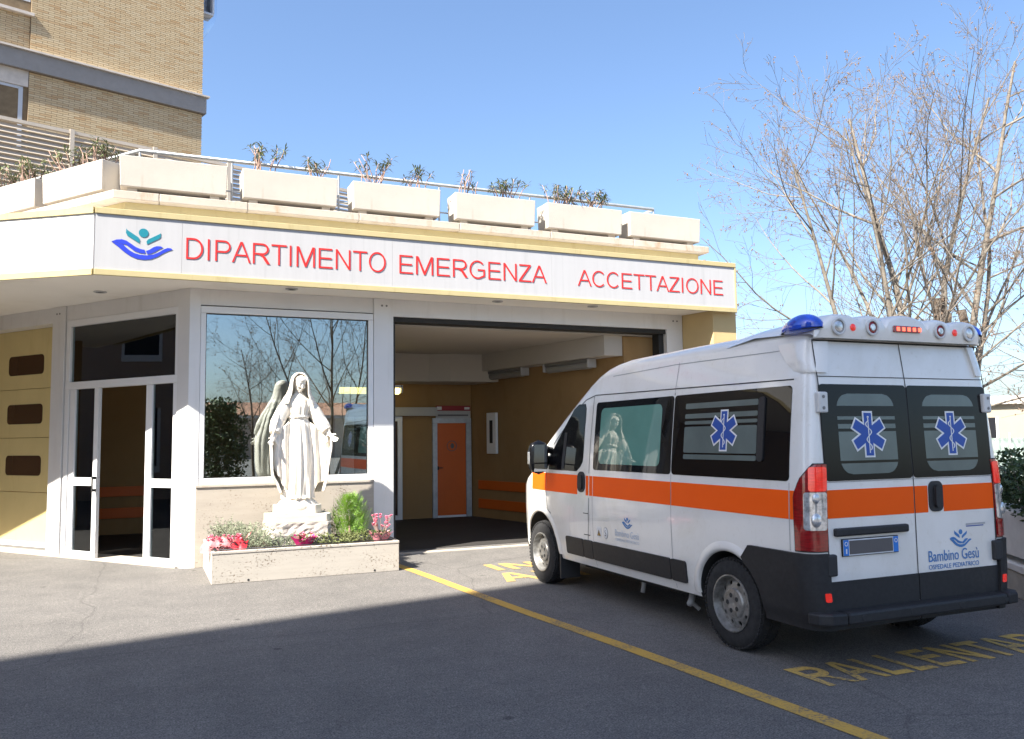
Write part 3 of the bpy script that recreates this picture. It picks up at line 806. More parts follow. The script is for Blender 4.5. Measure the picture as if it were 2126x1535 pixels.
ordi = ['leftmost above the emblem', 'second from the left', 'third from the left', 'fourth from the left', 'fifth from the left', 'rightmost near the end of the ledge']
for i, (x0, x1) in enumerate(((-.36, .99), (1.18, 2.50), (2.72, 4.06), (4.30, 5.65), (5.86, 7.25), (7.39, 8.83))):
    o = tb if i == 0 else copy_tree(tb)
    o.location = ((x0 + x1) / 2, 12.05, 5.034); o.scale = ((x1 - x0) / 1.34, 1, 1); o.rotation_euler.z = rnd.uniform(-.008, .008)
    tag(o, 'cream concrete flower box on the front roof ledge, ' + ordi[i], 'flower box', 'flower boxes along the roof ledge')
bang = math.atan2(.802, -.598)
for i, t in enumerate((1.06, 2.58, 4.1)):
    o = copy_tree(tb)
    base = Vector((-.42, 11.75, 5.034)) + DB * t + NB * .30
    o.location = base; o.rotation_euler.z = bang + PI; o.scale = (1, 1, 1)
    tag(o, ['sunlit white flower box on the left roof edge beside the corner', 'sunlit white flower box on the left roof edge at the photo border', 'sunlit white flower box farthest back along the left roof edge'][i], 'flower box', 'flower boxes along the roof ledge')

pl_ = [(1.45, 13, .52, .32, .8, 'oleander with several bare stems at the left of the second flower box'), (2.22, 8, .46, .20, .8, 'thin oleander at the right of the second flower box'),
       (3.02, 12, .52, .32, .8, 'spreading oleander at the left of the third flower box'), (3.72, 8, .44, .22, .8, 'thin oleander at the right of the third flower box'),
       (4.55, 9, .50, .18, .45, 'bare stemmed oleander at the left of the fourth flower box'), (5.20, 14, .44, .32, .95, 'leafy oleander at the right of the fourth flower box'),
       (6.18, 18, .42, .34, 1.0, 'dense leafy oleander at the left of the fifth flower box'), (6.80, 17, .40, .32, 1.0, 'dense leafy oleander at the right of the fifth flower box')]
for k, (x, n, h, sp, lf, lab) in enumerate(pl_):
    oleander((x, 12.05, 5.38), 100 + k, n, h, sp, lf, lab)
for k, (t, lab) in enumerate(((.75, 'bushy oleander in the left edge box nearest the corner'), (1.35, 'bushy oleander at the far end of the box nearest the corner'), (2.3, 'oleander with dry stems in the left edge box at the photo border'),
                              (2.9, 'leafy oleander in the left edge box at the photo border'), (3.6, 'oleander in the farthest left edge box'))):
    p = Vector((-.42, 11.75, 5.38)) + DB * t + NB * .30
    oleander(tuple(p), 140 + k, 16, .42, .26, .8, lab)

def railing():
    o = empty('roof_railing', (-.12, 12.28, 4.94)); tag(o, 'galvanised tube railing behind the flower boxes on the roof', 'railing')
    O = Vector((-.12, 12.28, 4.94))
    def T(pts, r, nm):
        m = MB(); m.tube([Vector(p) - O for p in pts], r, 10); m.build(nm, MAT['galvanised'], o, smooth=True, auto=40)
    e = Vector((-.12, 12.28, 5.66)) + DB * 6.5
    T([tuple(e), (-.12, 12.28, 5.66), (8.15, 12.28, 5.66), (8.15, 13.2, 5.66)], .028, 'handrail')
    T([(-.12, 12.28, 5.22), (8.15, 12.28, 5.22)], .012, 'mid_rail')
    for x in (-.12, 1.08, 2.60, 4.18, 5.75, 7.1, 8.15):
        T([(x, 12.28, 4.94), (x, 12.28, 5.65)], .016, 'post')
    for t in (1.6, 3.2, 4.8):
        q = Vector((-.12, 12.28, 4.94)) + DB * t; T([tuple(q), (q.x, q.y, 5.65)], .016, 'post')
railing()

# ------------------------------------------------------------------ louvre screen on the terrace
material('louvre', (0.52, 0.46, 0.385), rough=0.5, metal=0.2, var=0.05, vscale=3)
def louvre():
    o = empty('louvre_screen', (-1.31, 16.96, 4.94), R(18)); tag(o, 'beige metal louvre screen with posts standing on the roof terrace', 'screen')
    sl = MB(); sl.obox(Matrix.Rotation(R(52), 4, 'X'), .03, -.055, -.006, 1.45, .055, .006)
    me = sl.mesh('slat'); me.materials.append(MAT['louvre'])
    for i in range(-3, 4):
        for k in range(24):
            s = bpy.data.objects.new('slat', me); link(s, o); s.location = (i * 1.48, 0, .12 + k * .096)
        part('top_rail', MAT['louvre'], o, (i * 1.48 + .03, -.04, 2.40, i * 1.48 + 1.45, .04, 2.46))
    for i in range(-3, 5):
        part('post', MAT['louvre'], o, (i * 1.48 - .045, -.06, 0, i * 1.48 + .03, .04, 2.48))
louvre()

# ------------------------------------------------------------------ brick tower behind
def brick_material():
    m = material('brick', (0.46, 0.34, 0.23), rough=0.85)
    nt = m.node_tree; b = nt.nodes['Principled BSDF']
    g = nt.nodes.new('ShaderNodeNewGeometry'); oi = nt.nodes.new('ShaderNodeObjectInfo')
    ad = nt.nodes.new('ShaderNodeMath'); ad.operation = 'ADD'
    fr = nt.nodes.new('ShaderNodeMath'); fr.operation = 'FRACT'
    nt.links.new(g.outputs['Random Per Island'], ad.inputs[0]); nt.links.new(oi.outputs['Random'], ad.inputs[1]); nt.links.new(ad.outputs[0], fr.inputs[0])
    cr = nt.nodes.new('ShaderNodeValToRGB')
    cr.color_ramp.elements[0].color = (0.46, 0.31, 0.165, 1); cr.color_ramp.elements[1].color = (0.55, 0.445, 0.29, 1)
    e = cr.color_ramp.elements.new(.18); e.color = (0.51, 0.385, 0.23, 1)
    e = cr.color_ramp.elements.new(.6); e.color = (0.535, 0.42, 0.26, 1)
    nt.links.new(fr.outputs[0], cr.inputs[0]); nt.links.new(cr.outputs[0], b.inputs['Base Color'])
    material('mortar', (0.19, 0.14, 0.085), rough=0.95, var=0.2, vscale=6)
    material('band_plaster', (0.27, 0.26, 0.255), rough=0.9, var=0.07, vscale=5, bump=0.2, bscale=80)
    material('tower_stone', (0.55, 0.50, 0.45), rough=0.8, var=0.1, vscale=6)
    material('window_dark', (0.012, 0.013, 0.017), rough=0.35, spec=0.3)
    material('curtain_blue', (0.12, 0.17, 0.32), rough=0.6)
    material('frame_light', (0.5, 0.53, 0.58), rough=0.4)
    glass('clear_sheet', (0.86, 0.9, 0.95), 0.10, rough=0.05)
brick_material()

def brick_tower():
    o = empty('brick_tower', (1.39, 25.6, 0), R(18)); tag(o, 'tall tan brick hospital block with grey concrete band behind the terrace', 'building')
    w = part('wall', MAT['mortar'], o, (-4.50, .008, 0, -.008, 9, 24), (-13, .068, 0, -4.501, 9, 24))
    CH, BL = .0565, .273
    def bfaces(x0, z0, x1, z1, y):
        return [(x0, y, z0), (x1, y, z0), (x1, y, z1), (x0, y, z1), (x0, y + .012, z0), (x1, y + .012, z0), (x1, y + .012, z1), (x0, y + .012, z1)], [(0, 1, 2, 3), (0, 4, 5, 1), (1, 5, 6, 2), (2, 6, 7, 3), (3, 7, 4, 0)]
    holes = [(-9, -4.5, 12.78, 15.5), (-9, -4.5, 9.0, 11.30)]
    items = []
    rows = int((15.3 - 9.7) / CH)
    for r in range(rows):
        z0 = 9.7 + r * CH; z1 = z0 + CH - .0105
        if z1 > 11.28 and z0 < 11.86: continue
        off = (r % 2) * BL * .5 + rnd.uniform(-.01, .01)
        k = -24
        while True:
            x0 = k * BL + off; x1 = x0 + BL - .0105; k += 1
            if x0 > -.03: break
            if x1 < -6.0: continue
            x1 = min(x1, 0.0)
            segs = [(x0, x1, 0.0 if x0 > -4.5 else .06)]
            if x0 < -4.5 < x1: segs = [(x0, -4.512, .06), (-4.50, x1, 0.0)]
            for a, b_, y in segs:
                if b_ - a < .02 or any(h[0] < (a + b_) / 2 < h[1] and h[2] < (z0 + z1) / 2 < h[3] for h in holes): continue
                items.append((a, z0, b_, z1, y))
    M = o.matrix_basis if False else Matrix.Translation((1.39, 25.6, 0)) @ Matrix.Rotation(R(18), 4, 'Z')
    cw = Vector((0, 0, CAM_H))
    items.sort(key=lambda t: (M @ Vector(((t[0] + t[2]) / 2, t[4], (t[1] + t[3]) / 2)) - cw).length / max(.05, t[2] - t[0]) ** .5)
    vis = [t for t in items if t[0] > -5.75 and t[1] > 9.95 and t[1] < 14.9]
    one = set(map(id, vis[:300]))
    cache = {}
    st = MB()
    for t in items:
        vs, fs = bfaces(*t)
        if id(t) in one:
            L = round(t[2] - t[0], 4)
            if L not in cache:
                m = MB(); v2, f2 = bfaces(-L / 2, 0, L / 2, t[3] - t[1], 0); m.add(v2, f2); me = m.mesh('brick'); me.materials.append(MAT['brick']); cache[L] = me
            b_ = bpy.data.objects.new('brick', cache[L]); link(b_, o); b_.location = ((t[0] + t[2]) / 2, t[4], t[1])
        else: st.add(vs, fs)
    tag(st.build('bricks', MAT['brick'], o), kind='stuff')
    part('concrete_band', MAT['band_plaster'], o, (-13, -.10, 11.30, .09, .0, 11.78), (.012, .0, 11.30, .09, 3, 11.78))
    part('band_cap', MAT['tower_stone'], o, (-13, -.17, 11.783, .16, .0, 11.83))
    # upper window, lower window with roller shutter, seen at the left border
    wu = part('window', MAT['window_dark'], o, (-7.4, .12, 12.86, -4.56, .14, 15.2))
    part('sill', MAT['tower_stone'], wu, (-7.6, -.06, 12.78, -4.44, .13, 12.855))
    part('frame', MAT['frame_light'], wu, (-7.4, .06, 13.18, -4.52, .10, 13.24), (-4.72, .08, 12.86, -4.62, .115, 13.17), (-5.45, .08, 12.86, -5.33, .115, 13.17), (-6.3, .08, 12.86, -6.2, .115, 13.17))
    part('curtain', MAT['curtain_blue'], wu, (-5.05, .112, 12.86, -4.88, .118, 13.17), (-5.32, .112, 12.86, -5.25, .118, 13.17))
    wl = part('window', MAT['window_dark'], o, (-7.4, .14, 9.2, -4.72, .16, 10.86))
    part('lintel', MAT['tower_stone'], wl, (-7.6, .02, 10.88, -4.512, .13, 11.298))
    part('frame', MAT['frame_light'], wl, (-4.72, .06, 9.2, -4.62, .16, 10.875), (-7.4, .05, 10.80, -4.72, .13, 10.875))
    part('curtain', MAT['curtain_blue'], wl, (-5.3, .132, 9.2, -5.2, .138, 10.4), (-5.6, .132, 9.2, -5.5, .138, 10.4))
    for k in range(22):
        part('shutter_slat', MAT['louvre'], wl, (-7.3, .09, 9.7 + k * .05, -4.725, .10, 9.7 + k * .05 + .016))
    # glazed guard and its bracket at the corner
    g = part('corner_guard', MAT['frame_light'], o, (.03, .1, 14.45, .34, .55, 14.52), (.30, .1, 14.52, .36, .55, 15.3), (.03, .5, 14.52, .3, .55, 15.3), bevel=.01)
    m = MB(); P = []
    for i in range(13):
        a = PI / 2 * i / 12
        P.append([(.04 + .46 * math.cos(a - PI / 2) * (1 if i > 0 else .2), .1, 14.9 - 1.2 + .9 * i / 12), (.04 + .46 * math.sin(a), .9, 13.7 + 1.4 * i / 12)])
    P2 = [[(.04, .3, 13.65 + 1.6 * i / 12), (.05 + .46 * math.sin(PI / 2 * min(1, i / 8)), .3, 13.65 + 1.6 * i / 12), (.05 + .46 * math.sin(PI / 2 * min(1, i / 8)), .32, 13.65 + 1.6 * i / 12)] for i in range(13)]
    m.grid(P2); m.build('clear_panel', MAT['clear_sheet'], g, smooth=True)
    part('clear_panel', MAT['clear_sheet'], g, (.02, .28, 9.6, .09, .29, 14.4))
brick_tower()

# ------------------------------------------------------------------ tall block out of frame on the left that shades the forecourt
def shade_block():
    h = 24.0; k = h / math.tan(SUN_EL)
    off = Vector((-math.sin(SUN_AZ) * k, -math.cos(SUN_AZ) * k, 0))
    a = Vector((-1.0, 7.83, 0)) + off; b_ = Vector((4.13, 8.98, 0)) + off
    d = (b_ - a).normalized(); e = b_ + d * 7.5
    o = empty('apartment_block', tuple(e), math.atan2(d.y, d.x)); tag(o, 'tall pale apartment block out of frame whose shadow falls across the forecourt', 'building')
    part('wall', MAT['box_concrete'], o, (-16, -7, 0, 0, -.3, 22.6))
    part('roof', MAT['tower_stone'], o, (-16.3, -7.3, 22.61, 0, 0, 24.0))
    for fl in range(6):
        for c in range(4):
            wv = part('window', MAT['window_dark'], o, (-15.4 + c * 4, -.32, 2 + fl * 3.4, -13.8 + c * 4, -.28, 3.7 + fl * 3.4))
shade_block()

# ------------------------------------------------------------------ stone planter with the statue
material('marble', (0.76, 0.71, 0.62), rough=0.55, var=0.05, vscale=5, bump=0.12, bscale=60)
material('marble_base', (0.55, 0.515, 0.455), rough=0.6, var=0.05, vscale=6)
material('rough_rock', (0.50, 0.45, 0.40), rough=0.9, var=0.2, vscale=7, bump=0.8, bscale=26)
material('iron_black', (0.035, 0.035, 0.04), rough=0.5, metal=0.3)

def planter():
    O = Vector((.77, 10.64, 0))
    o = empty('stone_planter', tuple(O)); tag(o, 'low travertine planter against the wall under the big window', 'planter')
    L, D, H = 2.28, 1.50, .345
    part('front_slab', MAT['travertine'], o, (0, 0, 0, L, .045, H), bevel=.006)
    part('side_slab', MAT['travertine'], o, (0, .046, 0, .045, D, H), bevel=.006)
    part('side_slab', MAT['travertine'], o, (L - .045, .046, 0, L, D, H), bevel=.006)
    part('rim', MAT['travertine'], o, (-.004, -.006, H + .001, L + .004, .05, H + .038), (-.004, .051, H + .001, .05, D, H + .038), (L - .05, .051, H + .001, L + .004, D, H + .038), bevel=.008)
    m = MB(); rr = random.Random(3); P = []
    for j in range(13):
        P.append([(.05 + (L - .1) * i / 22, .05 + (D - .06) * j / 12, .335 + rr.uniform(-.012, .03)) for i in range(23)])
    m.grid(P); m.build('soil', MAT['soil'], o, smooth=True)
    # weep holes
    for x in (.42, 1.96):
        m = MB(); m.lathe([(0, .002), (.014, .002), (.014, 0)], 10, Matrix.Translation((x, -.0005, .028)) @ Matrix.Rotation(PI / 2, 4, 'X'))
        m.build('weep_hole', MAT['dark_gap'], o)
    # wrought iron edging with scrolls
    r = empty('iron_edging', tuple(O + Vector((0, 0, .385)))); tag(r, 'thin black wrought iron edging with scrolls on the planter rim', 'edging')
    m = MB(); m.tube([(.03, D - .1, .012), (.03, .03, .012), (L - .03, .03, .012), (L - .03, D - .1, .012)], .007, 6); m.build('bar', MAT['iron_black'], r, smooth=True)
    for cx in (.30, .78, 1.22, 1.42, 1.86, 2.05):
        for s in (-1, 1):
            m = MB(); pts = []
            for i in range(22):
                t = i / 21; a = PI * 1.9 * t; rad = .05 * (1 - .75 * t)
                pts.append((cx + s * (.055 - rad * math.cos(a)) , .03, .018 + .052 + rad * math.sin(a) - .05 * (1 - t) ** 3))
            m.tube(pts, .0045, 5); m.build('scroll', MAT['iron_black'], r, smooth=True)
planter()

stain('marble', 4.0, (1.5, 1.5, .6), .52, .74, (.87, .85, .81), 2.0)
def remeshed(mb, name, voxel, mat, parent, smooth_it=2):
    me = mb.mesh('tmp')
    bm = bmesh.new(); bm.from_mesh(me); bmesh.ops.recalc_face_normals(bm, faces=bm.faces); bm.to_mesh(me); bm.free()
    t = bpy.data.objects.new('tmp', me); COL.objects.link(t)
    rm = t.modifiers.new('r', 'REMESH'); rm.mode = 'VOXEL'; rm.voxel_size = voxel; rm.use_smooth_shade = True
    if smooth_it:
        sm = t.modifiers.new('s', 'SMOOTH'); sm.factor = .5; sm.iterations = smooth_it
    dg = bpy.context.evaluated_depsgraph_get()
    out = bpy.data.meshes.new_from_object(t.evaluated_get(dg))
    bpy.data.objects.remove(t); bpy.data.meshes.remove(me)
    out.name = name
    out.materials.clear(); out.materials.append(mat)
    out.polygons.foreach_set('use_smooth', [True] * len(out.polygons))
    o = bpy.data.objects.new(name, out); link(o, parent)
    return o

def shell(m, P, th):
    """closed solid from an open sheet P[i][j] pushed by th along its approximate normals"""
    h, w = len(P), len(P[0])
    A = [[Vector(p) for p in row] for row in P]
    Q = []
    for i in range(h):
        row = []
        for j in range(w):
            du = A[min(i + 1, h - 1)][j] - A[max(i - 1, 0)][j]; dv = A[i][min(j + 1, w - 1)] - A[i][max(j - 1, 0)]
            n = du.cross(dv); n = n.normalized() if n.length > 1e-9 else Vector((0, 1, 0))
            row.append(A[i][j] + n * th)
        Q.append(row)
    vs = [p for r in A for p in r] + [p for r in Q for p in r]; N = h * w; fs = []
    for i in range(h - 1):
        for j in range(w - 1):
            a, b_, c, d = i * w + j, i * w + j + 1, (i + 1) * w + j + 1, (i + 1) * w + j
            fs += [(a, b_, c, d), (N + d, N + c, N + b_, N + a)]
    for i in range(h - 1):
        for j in (0, w - 1):
            a, d = i * w + j, (i + 1) * w + j; fs.append((a, d, N + d, N + a))
    for j in range(w - 1):
        for i in (0, h - 1):
            a, b_ = i * w + j, i * w + j + 1; fs.append((a, N + a, N + b_, b_))
    m.add(vs, fs)

def lerpt(tab, z):
    """piecewise linear table [(z, a, b, ...)] ascending"""
    if z <= tab[0][0]: return tab[0][1:]
    for p, q in zip(tab, tab[1:]):
        if z <= q[0]:
            t = (z - p[0]) / (q[0] - p[0]); t = t * t * (3 - 2 * t) * .5 + t * .5
            return tuple(a + (b_ - a) * t for a, b_ in zip(p[1:], q[1:]))
    return tab[-1][1:]

def statue():
    o = empty('madonna_statue', (1.90, 11.48, .37)); tag(o, 'white marble statue of a veiled woman with open lowered hands on a plinth', 'statue')
    Z0 = .55           # feet height above the planter soil (root z)
    m = MB()
    # robe: lofted rings with vertical folds that deepen towards the hem
    tab = [(0, .205, .175), (.06, .20, .17), (.35, .195, .155), (.70, .180, .14), (.95, .152, .122), (1.08, .128, .104), (1.14, .138, .115), (1.22, .162, .124), (1.30, .165, .10), (1.355, .10, .075), (1.40, .052, .055), (1.45, .046, .05)]
    P = []
    for i in range(60):
        z = 1.45 * i / 59; rx, ry = lerpt(tab, z); row = []
        amp = .026 * max(0, 1 - z / 1.15) ** .6 + (.012 if 1.10 < z < 1.32 else 0)
        if 1.05 < z < 1.10: amp = .004
        for j in range(72):
            a = 2 * PI * j / 72
            fold = math.sin(11 * a + 1.3 * math.sin(2.2 * z + a) + .8) * .6 + math.sin(19 * a - 2.0 * z + 1.7 * math.sin(3 * a)) * .4
            sx = .02 * math.sin(3.0 * (1 - z)) if z < 1 else 0
            k = 1 + amp / .16 * fold * (1 if math.sin(a) < .3 else .4)
            row.append((rx * math.cos(a) * k + sx * .6, ry * math.sin(a) * k - .012 * (z < 1.0), Z0 + z))
        P.append(row)
    m.grid(P, True); n = len(P[0])
    m.add(P[0], [tuple(range(n - 1, -1, -1))]); m.add(P[-1], [tuple(range(n))])
    # belt
    m.lathe([(.138, 1.060), (.146, 1.068), (.146, 1.088), (.138, 1.096)], 36, Matrix.Translation((0, -.002, Z0)) @ Matrix.Diagonal((.98, .84, 1, 1)), closed=True)
    # head, bowed a little and turned towards the right of the picture
    Mh = Matrix.Translation((.012, -.035, Z0 + 1.525)) @ Matrix.Rotation(R(16), 4, 'Z') @ Matrix.Rotation(R(17), 4, 'X') @ Matrix.Rotation(R(5), 4, 'Y')
    def hb(c, rx, ry, rz): m.ball(Mh @ Vector(c), rx, ry, rz, 14, 10, Mh.to_3x3().to_4x4())
    hb((0, .012, .01), .074, .092, .105); hb((0, -.020, -.058), .052, .055, .058); hb((0, -.052, -.098), .022, .02, .018)
    hb((0, -.086, -.022), .0115, .016, .030); hb((0, -.096, -.040), .013, .012, .010)
    for s in (-1, 1):
        hb((s * .032, -.070, .020), .022, .014, .008); hb((s * .034, -.064, -.030), .022, .018, .022); hb((s * .030, -.076, .004), .012, .008, .007)
    hb((0, -.078, -.066), .020, .012, .0065); hb((0, -.076, -.078), .017, .011, .006)
    hb((0, .0, .055), .078, .086, .055)
    # veil over the head and down to the shoulders, open at the face
    P = []
    vt = [(1.25, .215, .150, .70), (1.32, .185, .138, .72), (1.38, .148, .125, .76), (1.45, .126, .120, .86), (1.53, .112, .118, .95), (1.60, .096, .108, .95), (1.645, .060, .078, .6), (1.662, .015, .02, .05)]
    for i in range(26):
        z = 1.25 + (1.662 - 1.25) * i / 25; rx, ry, gap = lerpt(vt, z); row = []
        cx = .012 * min(1, max(0, (z - 1.3) / .2)); cy = -.002 - .026 * min(1, max(0, (z - 1.3) / .2))
        for j in range(40):
            a = -PI / 2 + gap + (2 * PI - 2 * gap) * j / 39
            w = 1 + .035 * math.sin(13 * a + 3 * z) * max(0, min(1, (1.52 - z) / .2))
            row.append((cx + rx * w * math.cos(a), cy + ry * w * math.sin(a), Z0 + z))
        P.append(row)
    shell(m, P, -.016)
    # cape: spreads from the shoulders to the wrists and hangs to the ankles
    ct = [(.07, .215, .300, .15), (.16, .250, .325, .155), (.30, .325, .350, .16), (.50, .340, .375, .165), (.70, .348, .405, .165), (.82, .338, .400, .165), (.95, .305, .345, .165), (1.10, .262, .272, .16), (1.22, .208, .215, .14), (1.32, .135, .14, .11)]
    P = []
    for i in range(40):
        z = .07 + 1.25 * i / 39; wl, wr, dp = lerpt(ct, z); row = []
        for j in range(56):
            t = -1 + 2 * j / 55; w = wl if t < 0 else wr
            a = t * PI * .56
            x = w * math.sin(a) / math.sin(PI * .56) if abs(t) > 0 else 0
            x = math.copysign(min(abs(x), w), x)
            y = dp * math.cos(a * .98) + .015
            if abs(t) > .62: y -= .15 * ((abs(t) - .62) / .38) ** 1.3 * (1 if z < 1.0 else max(.2, 1 - (z - 1.0) / .3))
            y += .014 * math.sin(17 * t + 2.2 * z) * (1 - .5 * z) + .01 * math.sin(31 * t - 3 * z)
            x += math.copysign(.006 * math.sin(9 * z + 9 * t) * max(0, abs(t) - .7) / .3, t)
            row.append((x, y, Z0 + z + .05 * max(0, abs(t) - .6) * (1 if z < .3 else 0)))
        P.append(row)
    shell(m, P, .020)
    # sleeves and lower arms
    for s, el, wr in ((-1, (-.275, -.03, 1.00), (-.335, -.14, .805)), (1, (.285, -.02, 1.02), (.395, -.145, .835))):
        sh = Vector((s * .150, .0, 1.265)); el = Vector(el); wr = Vector(wr); up = Vector((0, 0, Z0))
        pts = [sh + up, sh.lerp(el, .5) + up, el + up, el.lerp(wr, .45) + up, el.lerp(wr, .72) + up]
        m.tube(pts, [.074, .090, .094, .086, .070], 14)
        m.tube([el + up, wr + up], [.036, .026], 10)
        # hanging bell of the sleeve
        Pb = []
        for i in range(10):
            u = i / 9; base = el.lerp(wr, .05 + .72 * u)
            Pb.append([(base.x + .012 * math.sin(9 * u + 3 * k / 9), base.y + .030 * math.sin(k * 1.1 + 2 * u) * (k / 9), Z0 + base.z + .02 - k / 9 * (.05 + .20 * math.sin(PI * min(1, u * .75 + .2)))) for k in range(10)])
        shell(m, Pb, .026)
        # folds across the sleeve
        for q in range(4):
            c = sh.lerp(el, .35 + .17 * q) + up
            m.tube([c + Vector((s * -.055, -.045, .05)), c + Vector((0, -.072, -.005)), c + Vector((s * .06, -.035, -.04))], [.006, .011, .006], 6)
        # hand: palm, four fingers and a thumb, relaxed and open to the front
        d = (wr - el).normalized(); d = (d + Vector((s * .30, -.22, -.05))).normalized()
        side = d.cross(Vector((0, -1, 0))).normalized() * s
        nrm = side.cross(d).normalized()
        if nrm.y > 0: nrm = -nrm
        W = wr + up
        m.tube([W - d * .02, W + d * .03, W + d * .075, W + d * .088], [.020, .027, .029, .022], 10)
        for f, (off, L) in enumerate(((-.024, .062), (-.008, .074), (.008, .070), (.023, .054))):
            b0 = W + d * .078 + side * off
            m.tube([b0, b0 + d * L * .45 + side * off * .2 + nrm * .004, b0 + d * L * .8 + side * off * .35 + nrm * .012, b0 + d * L + side * off * .4 + nrm * .02], [.0095, .009, .0082, .006], 7)
        b0 = W + d * .022 - side * .022
        m.tube([b0, b0 - side * .025 + d * .022 + nrm * .010, b0 - side * .034 + d * .048 + nrm * .016], [.0115, .0100, .0075], 7)
    # cascade of folds falling from the forearm at the right of the picture, and the tail at the left
    for s, xo, zo, bo in ((1, .425, .80, .36), (-1, -.350, .80, .40)):
        P = []
        for i in range(34):
            u = i / 33; row = []
            for k in range(26):
                v = k / 25; zt = zo + (1.02 - zo) * v; zb = bo + (.05 - bo) * v ** .8 + .03 * math.sin(4.5 * PI * v) * (1 - v)
                z = zt + (zb - zt) * u
                x = xo + (s * .13 - xo) * v - s * .045 * u * u * (1 - v) + .008 * math.sin(6 * u + 5 * v)
                y = -.085 + .030 * math.sin(4.6 * PI * v + 1.6 * u) * (.35 + .65 * u) - .03 * v + .035 * v * v
                row.append((x, y, Z0 + z))
            P.append(row)
        shell(m, P, .022)
    for q, (x, z) in enumerate(((.375, .36), (.365, .29), (.335, .24))):
        m.lathe([(.020, -.022), (.034, -.016), (.034, .016), (.020, .022)], 14, Matrix.Translation((x, -.03, Z0 + z)) @ Matrix.Rotation(R(70 + 15 * q), 4, 'X'), closed=True)
    # feet
    for s in (-1, 1):
        m.ball((s * .055 + .01, -.165, Z0 + .012), .034, .062, .024, 12, 8)
    # globe under the feet
    m.ball((0, 0, Z0 - .10), .265, .225, .135, 28, 14)
    remeshed(m, 'figure', .0062, MAT['marble'], o, 2)
    # base pieces
    mm = MB(); mm.prism([(-.30, -.12), (-.20, -.21), (.20, -.21), (.29, -.13), (.29, .15), (.2, .22), (-.2, .22), (-.30, .14)], .355, .47)
    mm.build('base', MAT['marble_base'], o, bevel=.008)
    mm = MB(); mm.prism([(-.40, -.20), (-.33, -.30), (.33, -.30), (.40, -.22), (.40, .26), (-.40, .26)], .255, .353)
    mm.build('plinth', MAT['marble_base'], o, bevel=.008)
    # rough rock block below
    mr = MB(); rr = random.Random(5); P = []
    for i in range(9):
        z = -.05 + .304 * i / 8; row = []
        for j in range(40):
            a = 2 * PI * j / 40; c, s_ = math.cos(a), math.sin(a); q = 1 / max(abs(c) / .40, abs(s_) / .33)
            k = 1 + (rr.uniform(-.045, .03) if 0 < i < 8 else 0)
            row.append((c * q * k, s_ * q * k, z))
        P.append(row)
    mr.grid(P, True); mr.add(P[-1], [tuple(range(40))])
    mr.build('rock', MAT['rough_rock'], o, smooth=False)
statue()

# ------------------------------------------------------------------ plants in the planter
material('leaf_grey', (0.20, 0.23, 0.15), rough=0.75, var=0.3, vscale=14)
material('leaf_bright', (0.17, 0.33, 0.025), rough=0.6, var=0.35, vscale=10)
material('leaf_dark', (0.05, 0.10, 0.025), rough=0.5, var=0.35, vscale=12)
material('leaf_dull', (0.13, 0.15, 0.05), rough=0.7, var=0.35, vscale=14)
material('petal_pink', (0.75, 0.06, 0.20), rough=0.5, var=0.2, vscale=40, col2=(0.80, 0.42, 0.48))
material('petal_white', (0.80, 0.78, 0.62), rough=0.5)
material('wrap_pink', (0.80, 0.30, 0.36), rough=0.35, var=0.1, vscale=9)
material('wrap_magenta', (0.70, 0.03, 0.22), rough=0.35, var=0.1, vscale=9)
material('wrap_red', (0.62, 0.03, 0.04), rough=0.3, var=0.15, vscale=12)
material('wrap_net', (0.80, 0.26, 0.27), rough=0.3, var=0.25, vscale=30, alpha=0.75)
material('terracotta', (0.35, 0.13, 0.07), rough=0.8)

def sprigs(o, name, mat, seed, n, base, up, spread, L, leaf, lw, per, curve=.3):
    """bush of thin shoots, each set with small leaves"""
    r = random.Random(seed); m = MB()
    for i in range(n):
        a = r.uniform(0, 2 * PI); q = r.random() ** .5
        p0 = Vector((base[0] * q * math.cos(a), base[1] * q * math.sin(a), 0))
        hh = up * r.uniform(.55, 1.0) * (1 - .35 * q * q)
        d = Vector((math.cos(a) * spread * q, math.sin(a) * spread * q, hh)) + Vector((r.uniform(-1, 1), r.uniform(-1, 1), 0)) * spread * curve
        p1 = p0 + d
        m.tube([p0, p0.lerp(p1, .5) + Vector((0, 0, .02)), p1], [.003, .0024, .0012], 3, cap=False)
        for k in range(per):
            t = r.uniform(.2, 1.0); p = p0.lerp(p1, t) + Vector((0, 0, .04 * t * (1 - t)))
            aa = r.uniform(0, 2 * PI); e = r.uniform(.0, 1.1)
            dd = Vector((math.cos(aa) * math.cos(e), math.sin(aa) * math.cos(e), math.sin(e))) * leaf * r.uniform(.6, 1.2)
            s = dd.cross(Vector((r.uniform(-1, 1), r.uniform(-1, 1), .4))); s = s.normalized() * lw if s.length > 1e-6 else Vector((lw, 0, 0))
            m.add([p, p + dd * .5 - s, p + dd, p + dd * .5 + s], [(0, 1, 2, 3)])
    return m.build(name, mat, o)

